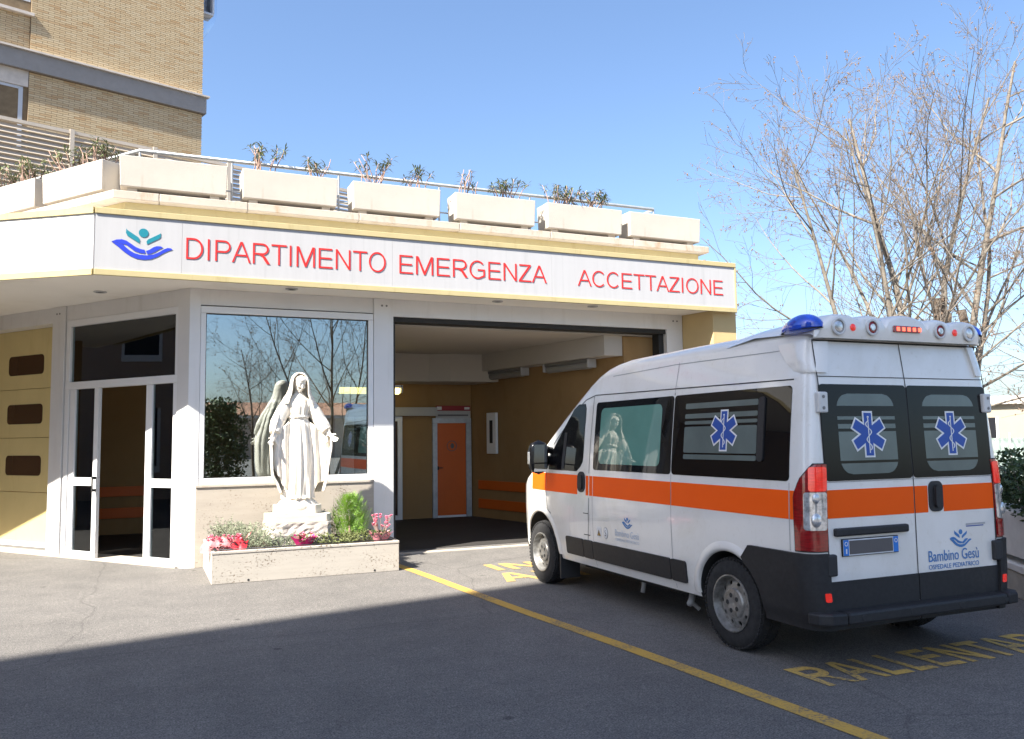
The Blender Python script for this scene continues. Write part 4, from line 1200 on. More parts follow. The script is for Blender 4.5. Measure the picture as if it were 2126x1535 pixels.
def bush(name, loc, lab, mat, seed, cat='plant', grp=None, **k):
    o = empty(name, loc); tag(o, lab, cat, grp)
    sprigs(o, 'foliage', MAT[mat], seed, **k)
    return o
Zs = .36
bush('lavender_bush', (1.17, 11.18, Zs), 'grey green lavender bush left of the statue', 'leaf_grey', 21, n=120, base=(.22, .20), up=.36, spread=.22, L=.1, leaf=.035, lw=.004, per=26)
bush('lavender_bush', (1.62, 10.92, Zs - .02), 'low grey green lavender shoots in front of the rough rock', 'leaf_grey', 22, n=70, base=(.22, .10), up=.22, spread=.18, L=.1, leaf=.03, lw=.004, per=22)
bush('lavender_bush', (.98, 11.42, Zs), 'tall grey green lavender shoot at the left end of the planter', 'leaf_grey', 23, n=26, base=(.08, .08), up=.46, spread=.12, L=.1, leaf=.035, lw=.004, per=28)
def thuja():
    o = empty('thuja_shrub', (2.57, 11.36, Zs)); tag(o, 'small bright green conical thuja right of the statue', 'shrub')
    m = MB(); m.tube([(0, 0, -.03), (0, 0, .3)], [.018, .008], 6); m.build('trunk', MAT['stem_pink'], o)
    r = random.Random(31); f = MB()
    for i in range(900):
        z = r.uniform(.02, .55); R_ = .30 * (math.sin(PI * min(1, (z + .08) / .66)) ** .6) * (1 - .25 * z / .55)
        a = r.uniform(0, 2 * PI); q = r.uniform(.45, 1.05)
        p = Vector((math.cos(a) * R_ * q, math.sin(a) * R_ * q, z))
        d = Vector((math.cos(a) * .55, math.sin(a) * .55, 1.0)).normalized() * r.uniform(.05, .10)
        tn = Vector((-math.sin(a), math.cos(a), r.uniform(-.4, .4))).normalized()
        for k in range(7):
            t = k / 6; c = p + d * t; s = (1 if k % 2 else -1)
            e = c + tn * s * .028 * (1 - .6 * t) + d * .22
            w = d.normalized() * .0055
            f.add([c, c.lerp(e, .5) - w, e, c.lerp(e, .5) + w], [(0, 1, 2, 3)])
    f.build('crown', MAT['leaf_bright'], o)
thuja()
bush('ground_cover_plant', (2.28, 10.92, Zs - .02), 'low dull green plant along the rim between magenta wrap and cyclamen', 'leaf_dull', 24, n=80, base=(.28, .12), up=.17, spread=.16, L=.1, leaf=.04, lw=.007, per=14)
bush('ground_cover_plant', (2.68, 11.05, Zs - .02), 'low olive green plant in front of the thuja', 'leaf_dull', 25, n=60, base=(.18, .12), up=.18, spread=.16, L=.1, leaf=.04, lw=.007, per=14)
bush('rose_bush', (2.36, 11.62, Zs), 'thin leggy green plant against the wall behind the thuja', 'leaf_dull', 26, n=16, base=(.1, .06), up=.60, spread=.16, L=.1, leaf=.05, lw=.010, per=10)

def blossom(m, p, r, size, n=5):
    for k in range(n):
        a = 2 * PI * k / n + r.uniform(-.3, .3)
        d = Vector((math.cos(a) * .5, math.sin(a) * .5, r.uniform(.5, 1.0))).normalized() * size
        s = d.cross(Vector((0, 0, 1))); s = s.normalized() * size * .42 if s.length > 1e-4 else Vector((size * .4, 0, 0))
        m.add([p, p + d * .55 - s, p + d, p + d * .55 + s], [(0, 1, 2, 3)])

def wrapped(name, loc, lab, wrapmat, rad, hgt, seed, flower, nfl, fh, leafmat='leaf_dark', ruff=7, cat='potted plant', fspread=.14):
    o = empty(name, loc); tag(o, lab, cat)
    r = random.Random(seed)
    m = MB(); m.lathe([(.0, 0), (rad * .55, 0), (rad * .72, hgt * .7), (rad * .62, hgt * .7)], 18); m.build('pot', MAT['terracotta'], o, smooth=True, auto=40)
    m = MB(); P = []
    for i in range(9):
        t = i / 8; row = []
        for j in range(64):
            a = 2 * PI * j / 64
            w = math.sin(ruff * a + seed) * .5 + math.sin((ruff * 2 + 1) * a + 1.3 * seed) * .25
            rr_ = rad * (.6 + .55 * t ** 1.3) * (1 + .22 * t * w)
            row.append((rr_ * math.cos(a), rr_ * math.sin(a), .004 + hgt * t * (1 + .30 * w * t)))
        P.append(row)
    m.grid(P, True); m.build('wrapping', MAT[wrapmat], o, smooth=True)
    lf = MB()
    for i in range(70):
        a = r.uniform(0, 2 * PI); q = rad * r.uniform(.1, 1.0)
        p = Vector((q * math.cos(a), q * math.sin(a), hgt * r.uniform(.6, 1.15)))
        d = Vector((math.cos(a), math.sin(a), r.uniform(.2, 1.2))).normalized() * r.uniform(.03, .06)
        s = d.cross(Vector((0, 0, 1))).normalized() * .016
        lf.add([p, p + d * .5 - s, p + d, p + d * .5 + s], [(0, 1, 2, 3)])
    lf.build('foliage', MAT[leafmat], o)
    st = MB(); fl = MB()
    for i in range(nfl):
        a = r.uniform(0, 2 * PI); q = fspread * r.random() ** .6
        p0 = Vector((q * .2 * math.cos(a), q * .2 * math.sin(a), hgt * .5)); p1 = Vector((q * math.cos(a), q * math.sin(a), hgt + fh * r.uniform(.25, 1.0)))
        st.tube([p0, p0.lerp(p1, .6) + Vector((0, 0, .01)), p1], .0025, 4, cap=False)
        blossom(fl, p1, r, r.uniform(.028, .042))
    st.build('stem', MAT['stem_pink'], o); fl.build('blossom', MAT[flower], o)
    return o
wrapped('cyclamen_pot', (2.87, 10.88, .345), 'pink and white cyclamen in pink wrapping at the right end of the planter', 'wrap_pink', .13, .12, 4, 'petal_pink', 30, .22, fspread=.16)
wrapped('azalea_pot', (1.88, 10.86, .335), 'small plant in magenta wrapping at the middle of the planter front', 'wrap_magenta', .14, .13, 6, 'petal_pink', 8, .05, leafmat='leaf_dull', ruff=4, fspread=.1)
wrapped('primrose_pot', (2.24, 11.42, .42), 'small white flowers beside the statue plinth', 'terracotta', .09, .14, 9, 'petal_white', 26, .08, fspread=.12)
def bouquet():
    o = empty('wrapped_bouquet', (.98, 10.92, .345)); tag(o, 'bouquet in red and pink cellophane at the left corner of the planter', 'bouquet')
    r = random.Random(8)
    def sheet(name, mat, cx, rad, hgt, ph, yz=1.0):
        m = MB(); P = []
        for i in range(10):
            t = i / 9; row = []
            for j in range(48):
                a = 2 * PI * j / 48; w = math.sin(5 * a + ph) * .5 + math.sin(11 * a + 2 * ph) * .25
                q = rad * math.cos(t * PI / 2 * .9) * (1 + .10 * w) + .01
                row.append((cx + q * 1.25 * math.cos(a), q * .8 * math.sin(a), hgt * math.sin(t * PI / 2) * (1 + .12 * w)))
            P.append(row)
        m.grid(P, True); m.build(name, MAT[mat], o, smooth=True)
    sheet('cellophane', 'wrap_net', -.10, .17, .17, .4)
    m = MB(); P = []
    for i in range(8):
        t = i / 7
        P.append([(.02 + .22 * (j / 39 - .25) * (1 + .3 * t), -.17 + .13 * t + .018 * math.sin(j * .33), .0 + .15 * t + .035 * math.sin(j * .30 + .6) * t) for j in range(40)])
    m.grid(P); m.build('red_wrap', MAT['wrap_red'], o, smooth=True)
    m = MB(); P = []
    for i in range(6):
        t = i / 5
        P.append([(.10 + .16 * j / 9 + .05 * t, -.02 + .04 * math.sin(j), .05 + .17 * j / 9 + .045 * t) for j in range(10)])
    m.grid(P); m.build('ribbon', MAT['wrap_net'], o, smooth=True)
    lf = MB()
    for i in range(40):
        a = r.uniform(0, 2 * PI); p = Vector((-.12 + .08 * math.cos(a), -.15 + .03 * math.sin(a), r.uniform(.02, .09)))
        d = Vector((math.cos(a), -.4, r.uniform(.2, .8))).normalized() * .05; s = d.cross(Vector((0, 0, 1))).normalized() * .018
        lf.add([p, p + d * .5 - s, p + d, p + d * .5 + s], [(0, 1, 2, 3)])
    lf.build('foliage', MAT['leaf_dark'], o)
    fl = MB()
    for i in range(34): blossom(fl, Vector((-.06 + r.uniform(-.19, .20), r.uniform(-.15, .05), .12 + r.uniform(0, .07))), r, .036)
    fl.build('blossom', MAT['petal_pink'], o)
bouquet()

# ------------------------------------------------------------------ the ambulance
material('van_white', (0.80, 0.785, 0.75), rough=0.30, coat=1.0, var=0.04, vscale=1.3, detail=7)
material('van_orange', (1.0, 0.115, 0.005), rough=0.45, spec=0.15, var=0.03, vscale=4)
material('van_plastic', (0.020, 0.020, 0.022), rough=0.55, var=0.2, vscale=30, bump=0.12, bscale=260)
material('van_gap', (0.03, 0.03, 0.03), rough=0.8)
material('van_seam', (0.33, 0.33, 0.33), rough=0.7)
material('van_glass', (0.008, 0.008, 0.009), rough=0.02, spec=0.32)
material('van_frost', (0.12, 0.27, 0.22), rough=0.02, spec=1.0, var=0.10, vscale=2.2)
material('van_frost_rear', (0.13, 0.16, 0.15), rough=0.04, spec=0.5, var=0.14, vscale=2.2)
material('tyre', (0.022, 0.022, 0.023), rough=0.85, var=0.35, vscale=22, bump=0.25, bscale=120)
material('rim_silver', (0.30, 0.295, 0.28), rough=0.40, metal=0.6, var=0.35, vscale=13)
material('lens_red', (0.26, 0.005, 0.006), rough=0.12, coat=1.0, var=0.35, vscale=30, stretch=(.4, .4, 3))
material('lens_red_lit', (0.50, 0.012, 0.010), rough=0.15, coat=1.0, emis=(1, 0.05, 0.03), estr=0.12, var=0.3, vscale=34, stretch=(.5, .5, 3))
material('led_lit', (0.9, 0.1, 0.05), rough=0.3, emis=(1.0, 0.10, 0.05), estr=1.0)
material('lens_clear', (0.62, 0.62, 0.62), rough=0.10, metal=0.55, coat=1.0, var=0.5, vscale=24)
material('lens_blue', (0.010, 0.075, 0.58), rough=0.06, coat=1.0, var=0.45, vscale=9)
material('star_blue', (0.015, 0.075, 0.36), rough=0.35)
material('plate_white', (0.75, 0.76, 0.78), rough=0.4)
material('plate_blank', (0.115, 0.105, 0.105), rough=0.5)
material('plate_blue', (0.02, 0.20, 0.66), rough=0.4)
material('fibreglass', (0.62, 0.62, 0.61), rough=0.38, coat=0.3, var=0.03, vscale=3)

stain('van_white', 1.1, (1, 1, .45), .50, .74, (.86, .845, .80), 3.0, 1.0)
stain('van_white', 26.0, (1, 1, 1), .58, .74, (.90, .88, .84), 9.0)
stain('van_plastic', 2.0, (1, 1, 1), .50, .72, (1.5, 1.45, 1.35), 1.0)
stain('rim_silver', 14.0, (1, 1, 1), .5, .7, (.55, .52, .48), 1.0)
WT = [(.34, .955), (.42, .982), (.60, 1.0), (.85, 1.010), (1.05, 1.008), (1.28, 1.0), (1.45, .990), (1.70, .966), (2.0, .932), (2.10, .918), (2.33, .868), (2.6, .80)]
def Wz(z):
    if z <= WT[0][0]: return WT[0][1]
    for p, q in zip(WT, WT[1:]):
        if z <= q[0]: return p[1] + (q[1] - p[1]) * (z - p[0]) / (q[0] - p[0])
    return WT[-1][1]
ZT = [(-1.0, 2.500), (0.5, 2.505), (1.7, 2.485), (2.0, 2.455), (2.2, 2.385), (2.42, 2.265), (3.42, 1.585), (3.55, 1.43), (3.7, 1.335), (4.0, 1.235), (4.22, 1.08), (4.34, .85), (4.40, .60)]
PT = [(-1, 1.0), (2.3, 1.0), (3.0, .996), (3.45, .985), (3.75, .965), (4.0, .91), (4.2, .81), (4.34, .66), (4.40, .52)]
def tabl(T, y):
    if y <= T[0][0]: return T[0][1]
    for p, q in zip(T, T[1:]):
        if y <= q[0]: return p[1] + (q[1] - p[1]) * (y - p[0]) / (q[0] - p[0])
    return T[-1][1]
def side_x(y, z): return Wz(z) * tabl(PT, y)
def rear_y(z):
    return -.93 + (0 if z < 1.34 else (z - 1.34) * .045 + max(0, z - 2.05) * .10)
RC = .12
def profile(y):
    zt = tabl(ZT, y); p = tabl(PT, y); rs = .15 if zt > 2 else max(.10, .15 * (zt / 2.4)); zb = .34 if y < 3.9 else .34 - .06 * min(1, (y - 3.9) / .3)
    pts = [(0.0, zb - .02), (Wz(zb) * p * .8, zb - .02)]
    for i in range(22):
        z = zb + (zt - rs - zb) * i / 21; pts.append((Wz(z) * p, z))
    xs, zs = pts[-1]
    ro = rs * 1.25
    for i in range(1, 7):
        a = PI / 2 * i / 6
        pts.append((xs - ro * (1 - math.cos(a)), zs + (rs - .028) * math.sin(a)))
    xe = pts[-1][0]
    for f in (.7, .4, .15, 0.0):
        pts.append((xe * f, zt - .028 * f * f))
    return pts

def van_body(root):
    ys = [-.60, -.3, 0, .3, .6, .9, 1.2, 1.5, 1.7, 1.9, 2.05, 2.2, 2.35, 2.6, 2.9, 3.2, 3.42, 3.5, 3.6, 3.75, 3.9, 4.05, 4.18, 4.28, 4.35, 4.40]
    rows = []
    base = profile(-.9)
    H = len(base)
    # rear: rounded corner stations
    for k in range(7):
        ph = PI / 2 * (6 - k) / 6; ins = RC * (1 - math.cos(ph)); row = []
        for j, (x, z) in enumerate(base):
            roof = max(0.0, (z - 2.33) / .17)
            xx = x - ins * (1 if x > .3 else x / .3) if j >= 2 else x
            zz = z - ins * .5 * min(1, roof)
            row.append((max(0, xx), rear_y(z) + RC * (1 - math.sin(ph)), zz))
        rows.append(row)
    for y in ys: rows.append([(x, y, z) for x, z in profile(y)])
    m = MB(); P = []
    for row in rows:
        full = [(-x, y, z) for x, y, z in row] + [(x, y, z) for x, y, z in row[-2:0:-1]]
        P.append(full)
    m.grid(P, True)
    n = len(P[0])
    for row, flip in ((P[0], False), (P[-1], True)):
        b0 = len(m.v); m.v.extend(row)
        for j in range(H - 1):
            l0, l1 = j, j + 1; r0, r1 = (n - j) % n, (n - j - 1) % n
            f = [l0, r0, r1, l1]
            f = [q for i, q in enumerate(f) if q not in f[:i]]
            if len(f) < 3: continue
            f = tuple(b0 + q for q in (f if not flip else f[::-1])); m.f.append(f); m.m.append(0)
    me = m.mesh('body')
    bm = bmesh.new(); bm.from_mesh(me); bmesh.ops.remove_doubles(bm, verts=bm.verts, dist=1e-4); bmesh.ops.recalc_face_normals(bm, faces=bm.faces); bm.to_mesh(me); bm.free()
    me.materials.append(MAT['van_white'])
    t = bpy.data.objects.new('tmp_body', me); COL.objects.link(t)
    cut = []
    for yc, zc, r in ((0, .36, .405), (3.45, .37, .455)):
        for s in (-1, 1):
            c = MB(); c.lathe([(0, .0), (r * .98, 0), (r, .04), (r, .62), (0, .62)], 40, Matrix.Translation((s * .60, yc, zc)) @ Matrix.Rotation(s * PI / 2, 4, 'Y'))
            cm = c.mesh('cut'); bm = bmesh.new(); bm.from_mesh(cm); bmesh.ops.remove_doubles(bm, verts=bm.verts, dist=1e-4); bmesh.ops.recalc_face_normals(bm, faces=bm.faces); bm.to_mesh(cm); bm.free()
            cm.materials.append(MAT['van_gap'])
            co = bpy.data.objects.new('cut', cm); COL.objects.link(co); cut.append(co)
            bo = t.modifiers.new('b', 'BOOLEAN'); bo.operation = 'DIFFERENCE'; bo.object = co; bo.solver = 'EXACT'
            try: bo.material_mode = 'TRANSFER'
            except Exception: pass
    dg = bpy.context.evaluated_depsgraph_get()
    out = bpy.data.meshes.new_from_object(t.evaluated_get(dg)); out.name = 'body'
    for c in cut: bpy.data.objects.remove(c)
    bpy.data.objects.remove(t)
    out.polygons.foreach_set('use_smooth', [True] * len(out.polygons)); out.set_sharp_from_angle(angle=R(32))
    o = bpy.data.objects.new('body', out); link(o, root)
    return o

def rrect(a0, a1, z0, z1, r):
    """row limits of a rounded rectangle"""
    zs = [z0 + r * (1 - math.cos(PI / 2 * i / 5)) for i in range(6)]
    nz = max(2, int((z1 - z0 - 2 * r) / .08) + 1)
    zs += [z0 + r + (z1 - z0 - 2 * r) * i / nz for i in range(1, nz)]
    zs += [z1 - r * (1 - math.cos(PI / 2 * (5 - i) / 5)) for i in range(6)]
    def ins(z):
        d = 0
        if z < z0 + r: d = z0 + r - z
        elif z > z1 - r: d = z - (z1 - r)
        return r - math.sqrt(max(0, r * r - d * d))
    return zs, (lambda z: a0 + ins(z)), (lambda z: a1 - ins(z))

def surf_patch(zs, lo, hi, fn, off, nx=10, th=.012):
    """sheet following a surface fn(u, z, off) with a skirt of depth th"""
    A = [[fn(lo(z) + (hi(z) - lo(z)) * i / nx, z, off) for i in range(nx + 1)] for z in zs]
    B = [[fn(lo(z) + (hi(z) - lo(z)) * i / nx, z, off - th) for i in range(nx + 1)] for z in zs]
    m = MB(); m.grid(A)
    ring = lambda G: [p for p in G[0]] + [G[i][-1] for i in range(1, len(G))] + [p for p in G[-1][-2::-1]] + [G[i][0] for i in range(len(G) - 2, 0, -1)]
    a, b_ = ring(A), ring(B); n = len(a)
    m.add(a + b_, [(i, i + n, (i + 1) % n + n, (i + 1) % n) for i in range(n)])
    return m

def side_fn(s): return lambda y, z, off: (s * (side_x(y, z) + off), y, z)
def rear_fn(x, z, off): return (x, rear_y(z) - off, z)
def wrap_fn(s):
    def f(u, z, off):
        w = Wz(z); q = PI * RC / 2; y0 = rear_y(z)
        if u < 0: return (s * (w + off), y0 + RC - u, z)
        if u < q:
            a = u / RC; return (s * (w - RC + (RC + off) * math.cos(a)), y0 + RC - (RC + off) * math.sin(a), z)
        return (s * (w - RC - (u - q)), y0 - off, z)
    return f

def star_poly(L, h):
    pts = []
    for k in range(6):
        a = R(90 + 60 * k); c, s = math.cos(a), math.sin(a)
        for du, dv in ((L, -h), (L, h)): pts.append((c * du - s * dv, s * du + c * dv))
        b_ = a + R(30); pts.append((2 * h * math.cos(b_), 2 * h * math.sin(b_)))
    return pts

def put_star(fn, parent, r=.16):
    """fn(a, b, off)"""
    mw = MB(); mw.plate(star_poly(r * 1.05, r * .305), lambda a, b_, d: fn(a, b_, .0015 - d), .002)
    so = mw.build('star_of_life', MAT['white_plain'], parent, fix=True)
    mb = MB(); mb.plate(star_poly(r * .97, r * .225), lambda a, b_, d: fn(a, b_, .003 - d), .002); mb.build('blue_star', MAT['star_blue'], so, fix=True)
    ms = MB(); ms.plate([(-r * .025, -r * .85), (r * .025, -r * .85), (r * .025, r * .75), (-r * .025, r * .75)], lambda a, b_, d: fn(a, b_, .0042 - d), .002)
    ms.ball(fn(0, r * .78, .003), r * .05, r * .05, r * .05, 8, 6)
    n = 30; pts = []
    for i in range(n + 1):
        t = i / n; b_ = -r * .72 + t * r * 1.35; pts.append((r * (.17 - .04 * (1 - t)) * math.sin(2.6 * 2 * PI * t * .75 + .4) , b_))
    L = [(a - r * .035, b_) for a, b_ in pts]; Rr = [(a + r * .035, b_) for a, b_ in pts]
    ms.grid([[fn(*L[i], .0052), fn(*Rr[i], .0052)] for i in range(n + 1)])
    ms.build('serpent_staff', MAT['white_plain'], so)

def wheel(root, x, y, s):
    """s: -1 left side, 1 right side"""
    M = Matrix.Translation((x, y, .355)) @ Matrix.Rotation(s * PI / 2, 4, 'Y')
    w = empty('wheel', (0, 0, 0), 0, root)
    m = MB(); R0, hw = .355, .108
    prof = [(.215, -hw + .02), (.225, -hw + .005), (.27, -hw), (.315, -hw + .006), (.338, -hw + .022)]
    for z in (-.075, -.045, -.040, -.012, -.007, .007, .012, .040, .045, .075): prof.append((R0 - (.008 if abs(z) in (.0425,) else 0), z))
    prof += [(.338, hw - .022), (.315, hw - .006), (.27, hw), (.225, hw - .005), (.215, hw - .02)]
    m.lathe(prof, 64, M, closed=True)
    for k in range(56):      # tread blocks
        a = 2 * PI * k / 56
        for z0, z1, ph in ((-.098, -.050, 0), (-.038, -.014, .5), (-.006, .006, 0), (.014, .038, .5), (.050, .098, 0)):
            Mk = M @ Matrix.Rotation(a + ph * 2 * PI / 56, 4, 'Z')
            m.obox(Mk, R0 - .02 if abs(z0 + z1) > .1 else R0 - .004, -.013, z0, R0 + .006 - (.012 if abs(z0 + z1) > .1 else 0), .013, z1)
    t = m.build('tyre', MAT['tyre'], w, smooth=True, auto=30)
    # rim: barrel, pierced disc, hub cap with bolt recesses
    m = MB(); m.lathe([(.222, hw - .012), (.222, hw + .002), (.212, hw + .004), (.206, hw - .010), (.203, hw - .045), (.195, hw - .06), (.195, -.06), (.222, -.06)], 48, M, closed=True)
    rim = m.build('rim', MAT['rim_silver'], w, smooth=True, auto=35)
    bm = bmesh.new(); edges = []
    def loop(pts):
        vs = [bm.verts.new(p) for p in pts]
        for i in range(len(vs)): edges.append(bm.edges.new((vs[i], vs[(i + 1) % len(vs)])))
    dish = lambda r: .040 + .030 * (1 - ((r - .10) / .10) ** 2)
    loop([(.196 * math.cos(2 * PI * i / 48), .196 * math.sin(2 * PI * i / 48), 0) for i in range(48)])
    loop([(.105 * math.cos(2 * PI * i / 36), .105 * math.sin(2 * PI * i / 36), 0) for i in range(36)])
    for k in range(10):
        a = 2 * PI * (k + .5) / 10; cx, cy = .158 * math.cos(a), .158 * math.sin(a)
        loop([(cx + .0185 * math.cos(2 * PI * i / 14), cy + .0185 * math.sin(2 * PI * i / 14), 0) for i in range(14)])
    bmesh.ops.triangle_fill(bm, use_beauty=True, edges=edges, normal=(0, 0, 1))
    for v in bm.verts: v.co.z = dish(math.hypot(v.co.x, v.co.y))
    r_ = bmesh.ops.extrude_face_region(bm, geom=list(bm.faces))
    for e in r_['geom']:
        if isinstance(e, bmesh.types.BMVert): e.co.z -= .012
    bmesh.ops.recalc_face_normals(bm, faces=bm.faces)
    bm.transform(M)
    me = bpy.data.meshes.new('disc'); bm.to_mesh(me); bm.free(); me.materials.append(MAT['rim_silver'])
    link(bpy.data.objects.new('disc', me), w)
    m = MB(); m.lathe([(0, .02), (.193, .02)], 32, M); m.build('brake_drum', MAT['van_gap'], w)
    m = MB(); m.lathe([(.118, .055), (.118, .072), (.108, .084), (.075, .090), (.030, .086), (0, .080)], 40, M); hc = m.build('hub_cap', MAT['rim_silver'], w, smooth=True, auto=35)
    for k in range(5):
        a = 2 * PI * k / 5 + .3
        m = MB(); m.lathe([(0, .0905), (.016, .0905), (.019, .0885)], 14, M @ Matrix.Translation((.062 * math.cos(a), .062 * math.sin(a), .0015)))
        m.build('bolt_recess', MAT['van_gap'], hc)
    return w

def ambulance():
    V = empty('ambulance', (5.253, 5.501, 0)); tag(V, 'white high-roof ambulance van with orange stripe and blue beacons, seen from the rear', 'ambulance')
    body = van_body(V)
    for y in (0, 3.45):
        for s in (-1, 1): wheel(V, s * .875, y, s)
    part('underbody', MAT['van_gap'], V, (-.70, -.30, .24, .70, 2.9, .33), (-.5, 2.9, .22, .5, 4.2, .33), (-.60, -.06, .30, .60, .06, .42))
    for pts_, r0_ in (([(-.66, 1.75, .33), (-.68, 1.74, .20), (-.70, 1.73, .14)], .022), ([(-.70, .88, .30), (-.74, .86, .22), (-.80, .80, .20)], .03), ([(-.74, .86, .2), (-.70, .80, .14)], .018)):
        m = MB(); m.tube(pts_, r0_, 8); m.build('drain_pipe', MAT['plate_grey'], V, smooth=True)
    for s in (-1, 1):
        part('mud_flap', MAT['black_rubber'], V, (s * .86 - .12, 2.955, .12, s * .86 + .12, 2.98, .42))
    # ---- sides
    for s in (-1, 1):
        F = side_fn(s)
        bands = ((.757, 2.15), (-.73, .743)) if s < 0 else ((.757, 2.15), (-.73, .743))
        for bi, (y0, y1) in enumerate(bands):
            zs, lo, hi = rrect(y0, y1, 1.34, 2.032, .035)
            g = surf_patch(zs, lo, hi, F, .004, 14).build('side_window', MAT['van_glass'], V, smooth=True, auto=40, fix=True)
            if bi == 0:
                zs, lo, hi = rrect(.93, 2.04, 1.405, 1.968, .06)
                surf_patch(zs, lo, hi, F, .0055, 12, .001).build('frosted_film', MAT['van_frost'], g, smooth=True, auto=40, fix=True)
            else:
                for q0, q1 in ((1.905, 1.952), (1.822, 1.862), (1.772, 1.80), (1.532, 1.752), (1.478, 1.518)):
                    r_ = .012 if q1 - q0 < .1 else .016
                    zs, lo, hi = rrect(-.37, .57, q0, q1, r_)
                    surf_patch(zs, lo, hi, F, .0055, 12, .001).build('frosted_film', MAT['van_frost_rear'], g, smooth=True, auto=40, fix=True)
                zs, lo, hi = rrect(-.455, -.385, 1.475, 1.965, .03)
                surf_patch(zs, lo, hi, F, .016, 3, .014).build('window_rail', MAT['van_plastic'], g, smooth=True, auto=40, fix=True)
                put_star(lambda a, b_, o_: (s * (side_x(.03, 1.715 + b_) + .006 + o_), .03 + s * a, 1.715 + b_), g)
        # cab door window following the slope of the pillar
        zs = [1.315 + .715 * i / 14 for i in range(15)]
        def cl(z): return 2.37 + (.14 * (1 - (z - 1.315) / .14) ** 2 if z < 1.455 else 0) + (.03 * ((z - 1.97) / .06) ** 2 if z > 1.97 else 0)
        def ch(z): return min(3.20 + .02, 3.20 - max(0, z - 1.44) * 1.02 - (.05 * ((z - 1.97) / .06) ** 2 if z > 1.97 else 0))
        cw = surf_patch(zs, cl, ch, F, .004, 12).build('cab_window', MAT['van_glass'], V, smooth=True, auto=40, fix=True)
        surf_patch([1.33 + .40 * i / 8 for i in range(9)], lambda z: 2.80 - .1 * (z - 1.33), lambda z: 2.86 - .1 * (z - 1.33), F, .009, 2).build('divider', MAT['van_plastic'], cw, fix=True)
        # orange stripe cut by the door gaps
        for y0, y1 in ((-.775, -.735), (-.722, .744), (.756, 2.148), (2.160, 2.225), (2.245, 2.300), (2.49, 3.262), (3.275, 3.68)):
            zz = [1.072 + .203 * i / 5 for i in range(6)]
            surf_patch(zz, (lambda z: y0 if y0 > -.77 else -.785), lambda z: y1, F, .0022, 12, .002).build('orange_stripe', MAT['van_orange'], V, smooth=True, auto=40, fix=True)
        # gaps between panels
        def seam(pts, w=.004, off=.0022, nm='panel_gap', mt='van_gap'):
            m = MB(); P = []
            for (y0, z0), (y1, z1) in zip(pts, pts[1:]):
                for i in range(9):
                    t = i / 8; P.append((y0 + (y1 - y0) * t, z0 + (z1 - z0) * t))
            G = []
            for i, (y, z) in enumerate(P):
                a, b_ = P[max(0, i - 1)], P[min(len(P) - 1, i + 1)]; d = Vector((b_[0] - a[0], b_[1] - a[1])); d = d.normalized() if d.length > 1e-9 else Vector((1, 0)); n = Vector((-d.y, d.x)) * w
                G.append([F(y + n.x, z + n.y, off), F(y - n.x, z - n.y, off)])
            m.grid(G); m.build(nm, MAT[mt], V)
        seam([(2.22, 2.10), (2.235, 1.30)], .004); seam([(2.235, 1.05), (2.25, .80), (2.30, .45)], .004)
        seam([(.75, 2.06), (.75, 2.034)], .004); seam([(.75, 1.338), (.75, .36)], .003, mt='van_seam')
        seam([(.75, 2.065), (.75, 2.33)], .003, mt='van_seam')
        seam([(-.74, 2.075), (2.20, 2.112), (2.40, 2.07), (2.62, 1.95), (3.1, 1.60)], .0045)
        seam([(-.74, 2.30), (.8, 2.315), (1.9, 2.29)], .003, mt='van_seam')
        seam([(3.27, 1.30), (3.27, 1.02), (3.22, .86), (3.14, .82)], .004)
        seam([(2.16, 1.07), (2.16, .36)], .0025, mt='van_seam'); seam([(-.73, 1.33), (-.73, .85)], .003, mt='van_seam')
        if s < 0:
            seam([(2.36, .885), (2.24, .885)], .004); seam([(2.36, .665), (2.22, .665)], .004); seam([(2.22, .885), (2.22, .665)], .0015, mt='van_seam')
        # rub strips
        for y0, y1 in ((.555, .775), (.785, 2.165), (2.175, 2.37), (2.38, 2.77)):
            zs, lo, hi = rrect(y0, y1, .425, .612, .025)
            surf_patch(zs, lo, hi, F, .016, 8, .018).build('rub_strip', MAT['van_plastic'], V, smooth=True, auto=35, fix=True)
        # wheel arch lips
        for yc, zc, r0 in ((0, .36, .405), (3.45, .37, .455)):
            m = MB(); G = []
            for i in range(33):
                a = R(2 + 176 * i / 32); row = []
                for k, (dr, dx) in enumerate(((-.004, -.01), (.0, .008), (.022, .014), (.05, .010), (.075, .0005))):
                    y, z = yc + (r0 + dr) * math.cos(a), zc + (r0 + dr) * math.sin(a); row.append((s * (side_x(y, max(.345, z)) + dx), y, z))
                G.append(row)
            m.grid(G); m.build('arch_lip', MAT['van_white'], V, smooth=True)
        # cab door handle
        zs, lo, hi = rrect(2.315, 2.475, 1.10, 1.315, .07)
        h = surf_patch(zs, lo, hi, F, .012, 6).build('door_handle', MAT['black_rubber'], V, smooth=True, auto=35, fix=True)
        zs, lo, hi = rrect(2.35, 2.42, 1.13, 1.285, .03); surf_patch(zs, lo, hi, F, .03, 4, .02).build('grip', MAT['van_plastic'], h, smooth=True, auto=35, fix=True)
        # mirror
        mo = MB(); mo.tube([(s * .95, 3.16, 1.40), (s * 1.06, 3.12, 1.42)], .06, 10); mo.tube([(s * .95, 3.14, 1.52), (s * 1.06, 3.12, 1.55)], .04, 10)
        mr = mo.build('mirror_arm', MAT['mirror_black'], V, smooth=True, auto=40)
        mh = MB(); P = []
